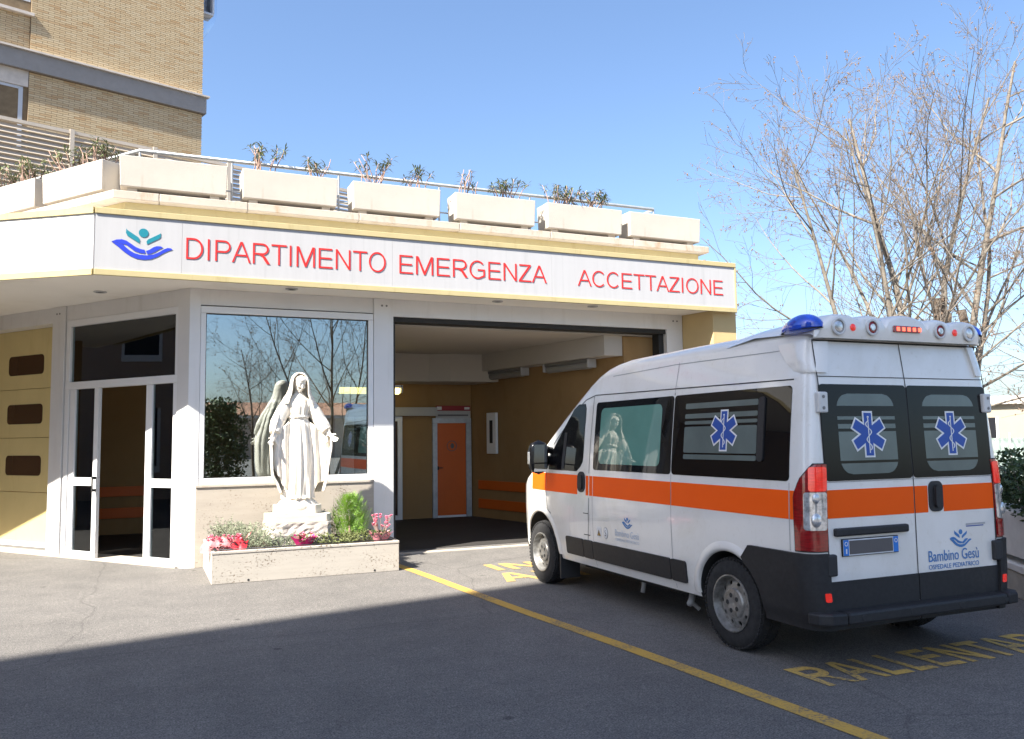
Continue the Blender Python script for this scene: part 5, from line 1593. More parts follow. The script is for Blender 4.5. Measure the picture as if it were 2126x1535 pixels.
        for i in range(13):
            t = i / 12; z = 1.265 + .385 * t; k = (1 - abs(2 * t - 1) ** 4) ** .5 * .98 + .02; row = []
            for j in range(24):
                a = 2 * PI * j / 24; c, q = math.cos(a), math.sin(a)
                row.append((s * (1.165 + .115 * k * math.copysign(abs(c) ** .6, c)), 3.10 + (.085 if q > 0 else .055) * k * math.copysign(abs(q) ** .7, q), z))
            P.append(row)
        mh.grid(P, True); mh.build('mirror_housing', MAT['mirror_black'], mr, smooth=True, fix=True)
        zs = [1.30 + .31 * i / 6 for i in range(7)]
        mg = MB(); mg.plate([(-.085, 1.40), (.085, 1.40), (.08, 1.60), (-.075, 1.60)], lambda a, b_, d: (s * 1.165 + a, 3.043 + d, b_), .003); mg.build('mirror_glass', MAT['mirror'], mr, fix=True)
        mg = MB(); mg.plate([(-.08, 1.30), (.08, 1.30), (.08, 1.385), (-.08, 1.385)], lambda a, b_, d: (s * 1.165 + a, 3.043 + d, b_), .003); mg.build('mirror_glass', MAT['mirror'], mr, fix=True)
        part('indicator', MAT['lens_clear'], mr, (min(s * 1.27, s * 1.285), 3.09, 1.38, max(s * 1.27, s * 1.285), 3.14, 1.52), bevel=.006)
        # rear lamp cluster wrapped round the corner
        Wf = wrap_fn(s)
        lt = [(.86, -.02), (1.24, -.03), (1.34, .015), (1.42, .075), (1.462, .125)]
        zs = [.86 + .602 * i / 18 for i in range(19)]
        lb = surf_patch(zs, lambda z: lerpt(lt, z)[0], lambda z: .219, Wf, .010, 12, .02).build('rear_lamp', MAT['lens_red'], V, smooth=True, auto=40, fix=True)
        surf_patch([.852 + .618 * i / 18 for i in range(19)], lambda z: lerpt(lt, z)[0] - .010, lambda z: .2235, Wf, .005, 12, .02).build('lamp_surround', MAT['van_gap'], lb, smooth=True, auto=40, fix=True)
        zs, lo, hi = rrect(.055, .212, 1.005, 1.268, .02); c = surf_patch(zs, lo, hi, Wf, .016, 8, .008).build('clear_lens', MAT['lens_clear'], lb, smooth=True, auto=40, fix=True)
        for zc_, rr_ in ((1.225, .040), (1.075, .052)):
            m = MB(); m.ball(Vector(Wf(.14, zc_, .006)), rr_, rr_ * .4, rr_, 14, 10)
            m.build('reflector_bowl', MAT['lens_clear'], lb, smooth=True)
        zs, lo, hi = rrect(.085, .212, 1.275, 1.445, .02); surf_patch(zs, lo, hi, Wf, .016, 8, .008).build('stop_lens', MAT['lens_red_lit'], lb, smooth=True, auto=40, fix=True)
        zs, lo, hi = rrect(.03, .212, .868, .998, .02); surf_patch(zs, lo, hi, Wf, .016, 8, .008).build('fog_lens', MAT['lens_red'], lb, smooth=True, auto=40, fix=True)
        # bumper corner
        def us(z):
            y = -math.sqrt(max(.001, .418 ** 2 - (z - .36) ** 2)) if z < .73 else -.19 - (z - .73) / .11 * .10
            return -(y + .81)
        zs = [.318 + .525 * i / 16 for i in range(17)]
        bc = surf_patch(zs, us, lambda z: .212, Wf, .028, 20, .04).build('bumper_corner', MAT['van_plastic'], V, smooth=True, auto=35, fix=True)
        zs, lo, hi = rrect(.155, .195, .515, .575, .01); surf_patch(zs, lo, hi, Wf, .034, 3, .01).build('reflector', MAT['led_lit'] if False else MAT['lens_red_lit'], bc, fix=True)
        # hinges
        for z in (1.90, .76):
            h = part('hinge', MAT['fibreglass'] if z > 1 else MAT['black_rubber'], V, (min(s * .80, s * .885), rear_y(z) - .035, z - .075, max(s * .80, s * .885), rear_y(z) + .01, z + .075), bevel=.012)
            if z > 1:
                for dz in (-.04, .04):
                    m = MB(); m.lathe([(0, .004), (.012, .004), (.012, 0)], 10, Matrix.Translation((s * .845, rear_y(z) - .035, z + dz)) @ Matrix.Rotation(PI / 2, 4, 'X'))
                    m.build('screw', MAT['steel_dark'], h)
        # roof fairing cheek
        lambda_wf = lambda u, z, off: Wf(u, z, off if off < .01 else .003 + .017 * min(1, max(0, (u - us_[0](z)) / .16)))
        ft = [(2.115, -.80), (2.14, -.72), (2.22, -.62), (2.32, -.54), (2.345, -.52)]
        us_ = [lambda z: -(lerpt(ft, z)[0] - (rear_y(z) + RC))]
        zs = [2.115 + .23 * i / 10 for i in range(11)]
        surf_patch(zs, us_[0], lambda z: .215, lambda_wf, .018, 14, .02).build('fairing_cheek', MAT['van_white'], V, smooth=True, auto=40, fix=True)
    # ---- windscreen and nose details
    m = MB(); G = []
    for i in range(9):
        y = 2.50 + .88 * i / 8; zt = tabl(ZT, y); w = side_x(y, zt - .15) - .19
        G.append([(w * (-1 + 2 * j / 12), y, zt - .028 * (abs(-1 + 2 * j / 12)) ** 2 + .004) for j in range(13)])
    m.grid(G[::-1]); m.build('windscreen', MAT['van_glass'], V, smooth=True)
    part('front_bumper', MAT['van_plastic'], V, (-.72, 4.22, .28, .72, 4.43, .56), bevel=.05)
    part('grille', MAT['van_gap'], V, (-.42, 4.30, .62, .42, 4.395, .86), bevel=.02)
    for s in (-1, 1):
        m = MB(); m.ball((s * .66, 4.12, 1.02), .13, .16, .14, 16, 10); m.build('headlamp', MAT['lens_clear'], V, smooth=True)
    # ---- rear doors
    for x0, x1 in ((-.848, -.006), (.006, .848)):
        zs, lo, hi = rrect(x0, x1, 1.342, 2.032, .03)
        g = surf_patch(zs, lo, hi, rear_fn, .005, 8).build('rear_window', MAT['van_glass'], V, smooth=True, auto=40, fix=True)
        a0, a1 = (-.70, -.14) if x0 < 0 else (.15, .71)
        # frosted film: a rounded field cut by clear lines
        zz, lo, hi = rrect(a0, a1, 1.385, 1.965, .11)
        for q0, q1 in ((1.876, 1.965), (1.776, 1.80), (1.712, 1.745), (1.482, 1.690), (1.385, 1.463)):
            zs = [q0 + (q1 - q0) * i / 8 for i in range(9)]
            surf_patch(zs, lo, hi, rear_fn, .0065, 8, .001).build('frosted_film', MAT['van_frost_rear'], g, smooth=True, auto=40, fix=True)
        sx = -.415 if x0 < 0 else .435
        put_star(lambda a, b_, o_: (sx + a, rear_y(1.67 + b_) - .0075 - o_, 1.67 + b_), g)
        zs = [.316 + .328 * i / 4 for i in range(5)]
        surf_patch(zs, lambda z: x0, lambda z: x1, rear_fn, .008, 6).build('lower_panel', MAT['van_plastic'], V, fix=True)
        for q0, q1 in (((x0, x1),) if x0 < 0 else ((.006, .138), (.302, .848))):
            zs = [1.082 + .198 * i / 3 for i in range(4)]
            surf_patch(zs, lambda z: q0 + (.003 if q0 < 0 else 0), lambda z: q1, rear_fn, .0025, 6, .002).build('orange_stripe', MAT['van_orange'], V, fix=True)
    def rseam(pts, w=.004, mt='van_gap'):
        m = MB(); G = []
        for (xa, za), (xb, zb) in zip(pts, pts[1:]):
            for i in range(13):
                t = i / 12; x, z = xa + (xb - xa) * t, za + (zb - za) * t
                d = Vector((xb - xa, zb - za)).normalized(); n = Vector((-d.y, d.x)) * w
                G.append([rear_fn(x + n.x, z + n.y, .003), rear_fn(x - n.x, z - n.y, .003)])
        m.grid(G); m.build('door_gap', MAT[mt], V)
    rseam([(0, 2.352), (0, .455)], .004)
    rseam([(-.852, .46), (-.852, 2.352)], .005); rseam([(.852, .46), (.852, 2.352)], .005); rseam([(-.855, 2.352), (.855, 2.352)], .006)
    rseam([(-.848, 2.088), (.848, 2.088)], .003); rseam([(-.848, 1.335), (.848, 1.335)], .002, 'van_seam')
    part('plate_bar', MAT['van_plastic'], V, (-.80, -.965, .955, -.10, -.925, 1.012), bevel=.012)
    pf = part('number_plate', MAT['van_gap'], V, (-.735, -.944, .812, -.195, -.932, .935), bevel=.004)
    part('plate_face', MAT['plate_white'], pf, (-.728, -.9465, .818, -.202, -.9445, .929))
    part('plate_blank', MAT['plate_blank'], pf, (-.672, -.949, .826, -.258, -.947, .921))
    part('blue_end', MAT['plate_blue'], pf, (-.727, -.949, .819, -.680, -.947, .928)); part('blue_end', MAT['plate_blue'], pf, (-.250, -.949, .819, -.203, -.947, .928))
    part('country_letter', MAT['white_plain'], pf, (-.709, -.951, .832, -.698, -.9495, .866))
    for xc in (-.7035, -.2265):
        m = MB(); m.lathe([(.011, 0), (.0155, 0), (.0155, .002), (.011, .002)], 16, Matrix.Translation((xc, -.9492, .900)) @ Matrix.Rotation(PI / 2, 4, 'X'), closed=True)
        m.build('ring_of_stars', MAT['white_plain'], pf)
    zs, lo, hi = rrect(.148, .292, 1.085, 1.312, .05)
    h = surf_patch(zs, lo, hi, rear_fn, .010, 6).build('rear_handle', MAT['black_rubber'], V, smooth=True, auto=35, fix=True)
    zs, lo, hi = rrect(.19, .25, 1.115, 1.285, .028); surf_patch(zs, lo, hi, rear_fn, .036, 4, .026).build('grip', MAT['van_plastic'], h, smooth=True, auto=35, fix=True)
    # lettering on the right rear door
    lg = empty('door_decal', (0, 0, 0), 0, V)
    put_logo(lambda a, b_, d: (.345 + a, -.9335 + d, .805 + b_), .235, lg, MAT['decal_blue'], MAT['decal_blue'], .002)
    put_text('Bambino Gesù', lambda a, b_, c: (.115 + a * .535, -.933 - .001 * c, .715 + b_ * .082), MAT['decal_blue'], lg, 'lettering')
    put_text('OSPEDALE PEDIATRICO', lambda a, b_, c: (.112 + a * .535, -.933 - .001 * c, .660 + b_ * .034), MAT['decal_blue'], lg, 'lettering')
    m = MB(); m.plate([(.53, .955), (.72, .955), (.72, .962), (.53, .962)], lambda a, b_, d: (a, -.933 + d, b_), .002); m.build('badge', MAT['star_blue'], V, fix=True)
    m = MB(); m.plate([(.53, .967), (.74, .967), (.74, .980), (.53, .980)], lambda a, b_, d: (a, -.933 + d, b_), .002); m.build('badge', MAT['plate_grey'], V, fix=True)
    # the same on the left side, fainter
    lg = empty('side_decal', (0, 0, 0), 0, V)
    SX = lambda z: -(Wz(z) + .003)
    put_logo(lambda a, b_, d: (SX(.80 + b_) + d, 1.575 - a, .800 + b_), .185, lg, MAT['decal_blue'], MAT['decal_blue'], .002)
    put_text('Bambino Gesù', lambda a, b_, c: (SX(.74), 1.715 - a * .43, .715 + b_ * .062), MAT['decal_pale'], lg, 'lettering', extrude=0)
    put_text('OSPEDALE PEDIATRICO', lambda a, b_, c: (SX(.68), 1.715 - a * .43, .668 + b_ * .026), MAT['decal_pale'], lg, 'lettering', extrude=0)
    st = MB(); st.plate([(1.99, .665), (2.08, .665), (2.08, .775), (1.99, .775)], lambda a, b_, d: (SX(b_) + d, a, b_), .002); sk = st.build('sticker', MAT['white_plain'], V, fix=True)
    st = MB(); st.plate([(1.998, .68), (2.072, .68), (2.035, .74)], lambda a, b_, d: (SX(b_) - .002 + d, a, b_), .002); st.build('warning_triangle', MAT['line_yellow'], sk, fix=True)
    st = MB(); st.plate([(1.90 + .042 * math.cos(2 * PI * i / 18), .72 + .06 * math.sin(2 * PI * i / 18)) for i in range(18)], lambda a, b_, d: (SX(b_) + d, a, b_), .002); sk = st.build('sticker', MAT['plate_grey'], V, fix=True)
    st = MB(); st.plate([(1.90 + .034 * math.cos(2 * PI * i / 18), .72 + .05 * math.sin(2 * PI * i / 18)) for i in range(18)], lambda a, b_, d: (SX(b_) - .002 + d, a, b_), .002); st.build('sticker_face', MAT['white_plain'], sk, fix=True)
    put_text('S', lambda a, b_, c: (SX(.72) - .003, 1.915 - a * .03, .69 + b_ * .06), MAT['print_grey'], sk, 'lettering', extrude=0)
    # ---- rear step bumper
    bs = part('rear_step', MAT['van_plastic'], V, (-.80, -1.045, .362, .80, -.90, .448), bevel=.018)
    for s in (-1, 1):
        m = MB(); m.prism([(s * .806, -1.045), (s * .93, -1.03), (s * 1.0, -.97), (s * 1.02, -.88), (s * .806, -.88)], .362, .448); m.build('step_end', MAT['van_plastic'], bs, bevel=.016)
    for x in (-.66, -.20, .30, .78):
        m = MB(); m.lathe([(0, .003), (.020, .003), (.022, 0)], 16, Matrix.Translation((x, -1.045, .405)) @ Matrix.Rotation(PI / 2, 4, 'X'))
        m.build('parking_sensor', MAT['van_gap'], bs)
    # ---- roof light pod
    def hump(x):
        h = 0
        for c, w, a in ((-.64, .20, .062), (-.35, .125, .066), (0, .205, .082), (.35, .125, .066), (.64, .20, .062)):
            d = abs(x - c) / w
            if d < 1: h = max(h, a * math.sqrt(1 - d * d))
        return h
    nx = 120; xs_ = [-.86 + 1.72 * i / nx for i in range(nx + 1)]
    G = []
    for x in xs_:
        e = max(0, (abs(x) - .70) / .16); drop = .085 * e * e; zr = 2.480 - drop; hp = hump(x) * (1 - min(1, e) * .5)
        top = zr + hp
        yb = -.945 + .05 * e * e
        G.append([(x, .10, 2.494 - .03 * (x / .86) ** 2 - drop * .9), (x, -.25, 2.490 + .35 * (top - 2.490) - drop * .3), (x, -.55, 2.488 + .75 * (top - 2.488)), (x, -.80, top + .004), (x, yb + .045, top), (x, yb + .012, top - .012), (x, yb, top - .03), (x, yb + .004, 2.42), (x, yb + .016, 2.365), (x, yb + .06, 2.362)])
    m = MB(); m.grid(G); pod = m.build('light_pod', MAT['van_white'], V, smooth=True, auto=50, fix=True)
    def rl(x, z, r_, mat, name, ring=True):
        M = Matrix.Translation((x, -.944, z)) @ Matrix.Rotation(PI / 2, 4, 'X')
        q = pod
        if ring:
            mm = MB(); mm.lathe([(r_ * .82, .0), (r_ * 1.12, .0), (r_ * 1.12, .010), (r_ * .98, .014), (r_ * .82, .012)], 28, M, closed=True); q = mm.build('lamp_ring', MAT['fibreglass'], pod, smooth=True, auto=35)
        mm = MB(); mm.lathe([(0, .012), (r_ * .45, .0105), (r_ * .8, .005), (r_ * .84, 0)], 24, M); mm.build(name, MAT[mat], q, smooth=True)
        return q
    rl(-.68, 2.447, .058, 'lens_clear', 'work_light'); rl(.665, 2.447, .058, 'lens_clear', 'work_light')
    for x in (-.355, .345):
        q = rl(x, 2.452, .055, 'lens_red', 'rear_fog_light')
        mm = MB(); mm.lathe([(0, .016), (.022, .016), (.026, .012)], 18, Matrix.Translation((x, -.944, 2.452)) @ Matrix.Rotation(PI / 2, 4, 'X')); mm.build('light_centre', MAT['lens_clear'], q)
    for x in (-.54, .51): rl(x, 2.445, .032, 'lens_red_lit', 'marker_light', False)
    part('brake_light', MAT['lens_red'], pod, (-.145, -.957, 2.425, .130, -.94, 2.476), bevel=.008)
    for k in range(5):
        part('brake_light_led', MAT['led_lit'], pod, (-.118 + k * .055, -.9585, 2.436, -.088 + k * .055, -.9572, 2.465))
    # beacons on both rear roof corners
    for s in (-1, 1):
        mm = MB(); P = []
        n = 22
        for i in range(n + 1):
            t = i / n; y = -.93 + .42 * t
            w = math.sin(PI * t ** .8) ** .75; row = []
            for j in range(20):
                a = 2 * PI * j / 20; up = math.sin(a)
                row.append((s * (.765 + .075 * t * -.0) + 0.118 * w * math.cos(a) - 0 * s, y, 2.452 + (.112 if up > 0 else .035) * w * up - .01 * t))
            P.append(row)
        mm.grid(P, True); bcn = mm.build('beacon', MAT['lens_blue'], V, smooth=True)
        bcn.location = (s * .055, 0, -.005); 
        mm = MB(); P = []
        for i in range(n + 1):
            t = i / n; y = -.935 + .43 * t; w = math.sin(PI * t ** .8) ** .75
            P.append([(s * .82 + (.112 * w) * math.cos(2 * PI * j / 20), y, 2.438 + .012 * w * math.sin(2 * PI * j / 20) - .01 * t) for j in range(20)])
        mm.grid(P, True); mm.build('beacon_base', MAT['van_gap'], V, smooth=True)
material('mirror_black', (0.008, 0.008, 0.009), rough=0.22)
material('mirror', (0.75, 0.78, 0.82), rough=0.02, metal=1.0)
ambulance()

# ------------------------------------------------------------------ trees and the far side of the yard
material('bark_pale', (0.19, 0.165, 0.135), rough=0.9, var=0.3, vscale=5, bump=0.5, bscale=30)
material('bark_dark', (0.10, 0.075, 0.055), rough=0.95, var=0.35, vscale=6, bump=0.6, bscale=25)
material('twig', (0.150, 0.128, 0.108), rough=0.9, var=0.2, vscale=3)
material('dry_seed', (0.17, 0.115, 0.08), rough=0.9)
material('hedge_leaf', (0.035, 0.065, 0.020), rough=0.55, var=0.4, vscale=6)
material('evergreen', (0.045, 0.075, 0.022), rough=0.6, var=0.4, vscale=3)
material('weathered_box', (0.62, 0.60, 0.57), rough=0.9, var=0.10, vscale=5, bump=0.3, bscale=40)
material('low_wall', (0.36, 0.33, 0.29), rough=0.9, var=0.15, vscale=6, bump=0.4, bscale=40)
material('house_cream', (0.30, 0.27, 0.205), rough=0.9, var=0.06, vscale=1)
material('house_tan', (0.45, 0.33, 0.25), rough=0.9, var=0.08, vscale=1)
material('house_green', (0.32, 0.40, 0.36), rough=0.6, var=0.1, vscale=2)
material('roof_tile', (0.32, 0.17, 0.11), rough=0.9, var=0.15, vscale=5)

class Tree:
    def __init__(self, seed): self.r = random.Random(seed); self.limb = MB(); self.fine = MB(); self.seeds = MB()
    def path(self, p, d, L, n, wob, lift):
        pts = [p.copy()]; r = self.r
        for i in range(n):
            d = (d + Vector((r.gauss(0, wob), r.gauss(0, wob), r.gauss(0, wob) * .6 + lift))).normalized()
            p = p + d * (L / n); pts.append(p.copy())
        return pts
    def branch(self, p, d, L, rad, lvl, cfg):
        r = self.r
        n, wob, lift, kids, ratio, a0, a1 = cfg[lvl]
        pts = self.path(p, d, L, n, wob, lift)
        last = lvl == len(cfg) - 1
        rr = [max(.0035, rad * (1 - .78 * (i / n) ** .9)) for i in range(n + 1)]
        (self.limb if lvl < 2 else self.fine).tube(pts, rr, (8 if lvl == 0 else 6) if lvl < 2 else (4 if lvl == 2 else 3), cap=False)
        if last:
            for k in range(2):
                if r.random() < .4:
                    q = pts[r.randint(max(1, n - 2), n)]
                    for _ in range(r.randint(1, 3)):
                        e = q + Vector((r.uniform(-.03, .03), r.uniform(-.03, .03), r.uniform(-.05, .01))); s = r.uniform(.010, .019)
                        self.seeds.add([e + Vector((s, 0, 0)), e + Vector((0, s, 0)), e + Vector((-s, 0, 0)), e + Vector((0, -s, 0)), e + Vector((0, 0, 1.5 * s)), e + Vector((0, 0, -1.5 * s))], [(0, 1, 4), (1, 2, 4), (2, 3, 4), (3, 0, 4), (1, 0, 5), (2, 1, 5), (3, 2, 5), (0, 3, 5)])
            return
        for k in range(kids):
            t = .18 + .80 * (k + r.random()) / kids
            if lvl == 0: t = .22 + .76 * (k + r.random()) / kids
            f = t * n; i = min(n - 1, int(f)); q = pts[i].lerp(pts[i + 1], f - i)
            ax = (pts[i + 1] - pts[i]).normalized()
            o_ = ax.orthogonal().normalized(); o_.rotate(Matrix.Rotation(r.uniform(0, 2 * PI), 3, ax))
            a = R(r.uniform(a0, a1)); nd = (ax * math.cos(a) + o_ * math.sin(a)).normalized()
            self.branch(q, nd, L * ratio * (1.12 - .6 * t) * r.uniform(.75, 1.2), min(rad * .46, rr[i] * .62) * r.uniform(.65, 1.0), lvl + 1, cfg)
    def build(self, loc, lab, bark='bark_pale', grp='bare trees behind the ambulance'):
        o = empty('bare_tree', loc); tag(o, lab, 'tree', grp)
        self.limb.build('trunk', MAT[bark], o, smooth=True)
        self.fine.build('crown', MAT['twig'], o, smooth=True)
        if self.seeds.v: tag(self.seeds.build('seed_heads', MAT['dry_seed'], o), kind='stuff')
        return o

# each row: segments, wobble, lift, children, length ratio, branching angles
CFG = [(9, .06, .03, 12, .56, 28, 66), (7, .10, .06, 9, .48, 25, 58), (6, .13, .03, 5, .52, 22, 55), (4, .16, .02, 0, .5, 20, 50)]
def stems(T, lst, cfg=CFG):
    for (x, y, dx, dy, L, rad) in lst: T.branch(Vector((x, y, -.1)), Vector((dx, dy, 1)).normalized(), L, rad, 0, cfg)

T = Tree(11); stems(T, [(0, 0, .0, .0, 9.4, .12), (-.35, .15, -.34, .1, 8.3, .09), (.2, -.1, .12, .1, 9.8, .11), (-.12, .3, -.18, -.05, 8.8, .085)])
T.build((16.1, 13.7, 0), 'large pale many-stemmed bare tree rising behind the ambulance roof')
T = Tree(23); stems(T, [(0, 0, .03, 0, 10.6, .12), (.15, .1, .22, -.1, 9.4, .085), (-.2, 0, -.12, .1, 9.6, .08)])
T.build((17.35, 14.1, 0), 'bare tree with dark lower trunk right of the many-stemmed one', 'bark_pale')
T = Tree(37); stems(T, [(0, 0, -.06, .05, 5.6, .06), (.1, .1, .30, .0, 5.0, .05)])
T.build((18.6, 11.4, 0), 'smaller bare tree at the right border over the hedge', 'bark_pale')
def stump(loc, lab, h, seed, bark, rad):
    o = empty('pollarded_trunk', loc); tag(o, lab, 'tree trunk', 'cut trunks behind the ambulance'); r = random.Random(seed)
    m = MB(); pts = [(0, 0, -.1)] + [(r.uniform(-.05, .05), r.uniform(-.05, .05), h * t) for t in (.3, .6, .85, 1)]
    m.tube(pts, [rad * 1.25, rad * 1.1, rad, rad * .95, rad * .9], 10); m.build('trunk', MAT[bark], o, smooth=True, auto=50)
    m = MB()
    m.tube([(0, 0, h * .72), (rad * 1.6, 0, h * .8), (rad * 2.2, 0, h * .93)], [rad * .6, rad * .55, rad * .5], 8)
    m.build('branch_stub', MAT[bark], o, smooth=True)
stump((16.65, 13.55, 0), 'thick dark cut trunk standing behind the ambulance roof lights', 4.75, 2, 'bark_dark', .14)
stump((17.05, 13.2, 0), 'thinner dark cut trunk with side stub behind the ambulance', 4.45, 3, 'bark_dark', .10)
stump((17.3, 11.7, 0), 'pale cut trunk above the right blue beacon', 4.45, 4, 'bark_pale', .09)

def leafmass(m, r, box, n, size):
    for i in range(n):
        p = Vector((r.uniform(box[0], box[3]), r.uniform(box[1], box[4]), r.uniform(box[2], box[5])))
        a, e = r.uniform(0, 2 * PI), r.uniform(-.8, 1.2)
        d = Vector((math.cos(a) * math.cos(e), math.sin(a) * math.cos(e), math.sin(e))) * size * r.uniform(.6, 1.3)
        s = d.cross(Vector((r.uniform(-1, 1), r.uniform(-1, 1), r.uniform(-1, 1)))); s = s.normalized() * size * .3 if s.length > 1e-6 else Vector((size * .3, 0, 0))
        m.add([p, p + d * .5 - s, p + d, p + d * .5 + s], [(0, 1, 2, 3)])

def yard_edge():
    a = R(55)
    o = empty('low_wall', (7.55, 5.05, 0), a); tag(o, 'low weathered concrete wall at the right border behind the ambulance', 'wall')
    part('wall', MAT['low_wall'], o, (-1.2, -.42, 0, 9.0, 0, .26), bevel=.01)
    part('coping', MAT['weathered_box'], o, (-1.25, -.45, .262, 9.05, .015, .335), bevel=.01)
    # boxes with hedge on top of the wall
    for k, lab in ((0, 'white weathered planter box on the low wall, nearest the right border'), (1, 'white weathered planter box on the low wall, mostly behind the ambulance'), (2, 'white weathered planter box on the low wall, hidden end of the row')):
        M = Matrix.Translation((7.55, 5.05, 0)) @ Matrix.Rotation(a, 4, 'Z')
        c = M @ Vector((-.35 + 1.62 * k, -.22, .40))
        b_ = empty('planter_box', tuple(c), a); tag(b_, lab, 'flower box', 'planter boxes on the low wall')
        m = MB(); m.prism([(-.75, -.20), (.75, -.20), (.75, .20), (-.75, .20)], 0, .46); m.build('box', MAT['weathered_box'], b_, bevel=.012)
        part('foot', MAT['weathered_box'], b_, (-.55, -.15, -.064, -.42, .15, -.001)); part('foot', MAT['weathered_box'], b_, (.42, -.15, -.064, .55, .15, -.001))
        h = empty('hedge_plant', (c.x, c.y, c.z + .44), a); tag(h, ['dark green hedge plant in the box nearest the right border', 'dark green hedge plant in the second box behind the ambulance', 'dark green hedge plant in the hidden box of the row'][k], 'hedge', 'hedge in the planter boxes')
        r = random.Random(60 + k); m = MB()
        for q in range(9): m.tube([(r.uniform(-.6, .6), r.uniform(-.1, .1), 0), (r.uniform(-.7, .7), r.uniform(-.2, .2), r.uniform(.35, .6))], [.012, .005], 4)
        m.build('stem', MAT['twig'], h)
        m = MB()
        for q in range(26):
            cx, cy, cz = r.uniform(-.75, .75), r.uniform(-.25, .25), r.uniform(.05, .55)
            leafmass(m, r, (cx - .14, cy - .12, cz - .1, cx + .14, cy + .12, cz + .12), 130, .055)
        m.build('foliage', MAT['hedge_leaf'], h)
yard_edge()

def house(name, loc, rz, size, lab, wall, floors, cols, roof=True, grp='distant buildings'):
    w, d, h = size
    o = empty(name, loc, rz); tag(o, lab, 'building', grp)
    part('wall', MAT[wall], o, (-w / 2, 0, 0, w / 2, d, h))
    part('cornice', MAT['tower_stone'], o, (-w / 2 - .2, -.2, h + .002, w / 2 + .2, d + .2, h + .3))
    if roof:
        m = MB(); m.add([(-w / 2 - .3, -.3, h + .302), (w / 2 + .3, -.3, h + .302), (w / 2 + .3, d + .3, h + .302), (-w / 2 - .3, d + .3, h + .302), (-w / 4, d / 2, h + 1.8), (w / 4, d / 2, h + 1.8)], [(0, 1, 5, 4), (1, 2, 5), (2, 3, 4, 5), (3, 0, 4), (3, 2, 1, 0)]); m.build('roof', MAT['roof_tile'], o)
    fh = h / floors
    for f in range(floors):
        for c in range(cols):
            x = -w / 2 + w * (c + .5) / cols
            wv = part('window', MAT['window_dark'], o, (x - .5, -.03, f * fh + fh * .3, x + .5, .01, f * fh + fh * .82))
            part('frame', MAT['white_plain'], wv, (x - .58, -.05, f * fh + fh * .3, x - .502, .0, f * fh + fh * .82), (x + .502, -.05, f * fh + fh * .3, x + .58, .0, f * fh + fh * .82), (x - .58, -.06, f * fh + fh * .24, x + .58, .0, f * fh + fh * .298))
house('cream_house', (31, 17.5, 0), R(-62), (22, 10, 2.7), 'far cream building with windows beyond the hedge at the right border', 'house_cream', 1, 9, roof=False)
o = empty('glass_pavilion', (24.5, 14.2, 0), R(-60)); tag(o, 'pale green metal and glass fence panels in front of the far cream building', 'fence')
for k in range(8):
    part('panel', MAT['house_green'], o, (-4 + k * 1.2, 0, .2, -2.86 + k * 1.2, .04, 1.5)); part('post', MAT['white_plain'], o, (-2.85 + k * 1.2, -.02, 0, -2.81 + k * 1.2, .06, 1.65))
# umbrella pine over the far building
def pine(loc, lab, seed):
    o = empty('umbrella_pine', loc); tag(o, lab, 'tree'); r = random.Random(seed)
    m = MB(); m.tube([(0, 0, -.1), (.1, 0, 2.6), (0, .1, 5.0)], [.2, .16, .09], 8)
    for k in range(9):
        a = 2 * PI * k / 9; m.tube([(0, 0, 3.8 + .1 * (k % 3)), (math.cos(a) * 1.0, math.sin(a) * 1.0, 4.7), (math.cos(a) * 2.2, math.sin(a) * 2.2, 5.2)], [.07, .05, .02], 5)
    m.build('trunk', MAT['bark_dark'], o, smooth=True)
    m = MB()
    for k in range(46):
        a, q = r.uniform(0, 2 * PI), 2.8 * r.random() ** .5; cx, cy = q * math.cos(a), q * math.sin(a); cz = 5.2 + .9 * (1 - (q / 2.9) ** 2) + r.uniform(-.25, .2)
        leafmass(m, r, (cx - .45, cy - .45, cz - .2, cx + .45, cy + .45, cz + .28), 150, .14)
    m.build('crown', MAT['evergreen'], o)
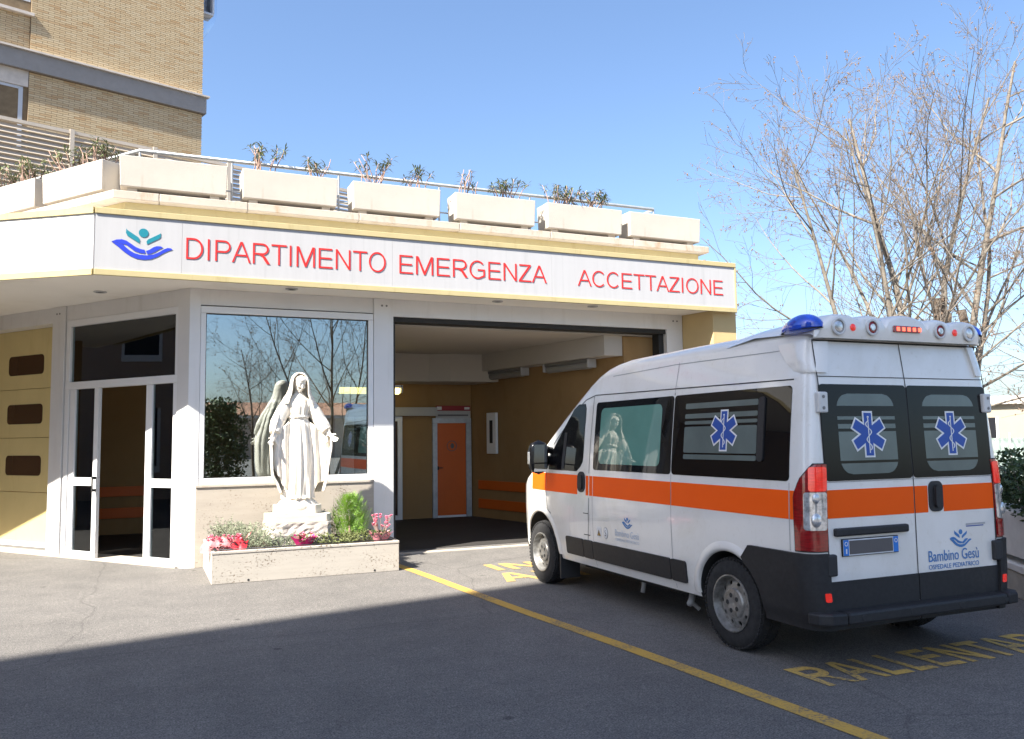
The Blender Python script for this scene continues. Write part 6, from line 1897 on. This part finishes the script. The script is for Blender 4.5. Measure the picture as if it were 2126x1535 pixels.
pine((73, 44.6, 0), 'far umbrella pine showing above the cream building at the right border', 5)

# ------------------------------------------------------------------ the other side of the yard, behind the camera (seen in the window and in the van)
r_ = Tree(41); stems(r_, [(0, 0, .03, .05, 9.0, .09), (.2, .1, .30, .1, 7.5, .07), (-.2, 0, -.35, -.05, 8.0, .07)])
r_.build((7.2, -11.5, 0), 'bare tree across the yard that is mirrored in the big window', 'bark_dark', 'trees across the yard')
r_ = Tree(47); stems(r_, [(0, 0, -.05, .05, 6.0, .07), (.2, .1, .22, .1, 5.4, .05)])
r_.build((4.6, -15.0, 0), 'slender bare tree across the yard mirrored in the left half of the window', 'bark_dark', 'trees across the yard')
def evergreen(loc, lab, seed, h, rad):
    o = empty('evergreen_shrub', loc); tag(o, lab, 'shrub'); r = random.Random(seed)
    m = MB(); m.tube([(0, 0, -.1), (0, 0, h * .8)], [.10, .04], 6); m.build('trunk', MAT['bark_dark'], o)
    m = MB()
    for k in range(60):
        z = r.uniform(.3, h); q = rad * math.sin(PI * min(.97, (z + .5) / (h + .8))) ** .5 * r.random() ** .4; a = r.uniform(0, 2 * PI)
        cx, cy = q * math.cos(a), q * math.sin(a); leafmass(m, r, (cx - .35, cy - .35, z - .3, cx + .35, cy + .35, z + .3), 110, .13)
    m.build('crown', MAT['evergreen'], o)
evergreen((2.25, -5.2, 0), 'dark evergreen shrub across the yard mirrored at the left of the window', 3, 2.9, .75)
evergreen((10.5, -7.5, 0), 'dark evergreen shrub across the yard mirrored in the ambulance rear window', 4, 3.6, 1.3)
house('tan_house', (14, -62, 0), PI, (60, 10, 4.0), 'tan building across the yard mirrored low in the window', 'house_tan', 1, 14)
house('cream_house', (-24, 40, 0), R(10), (20, 10, 9), 'cream building far behind on the left, hidden by the hospital', 'house_cream', 3, 6)
house('reflection_block', (-14, 19, 0), PI / 2, (28, 8, 10), 'tan block added left of the frame to darken the reflection in the entrance door glass', 'house_tan', 3, 8, roof=False)  # added out of view: darkens the door glass reflection, blocks some sky light
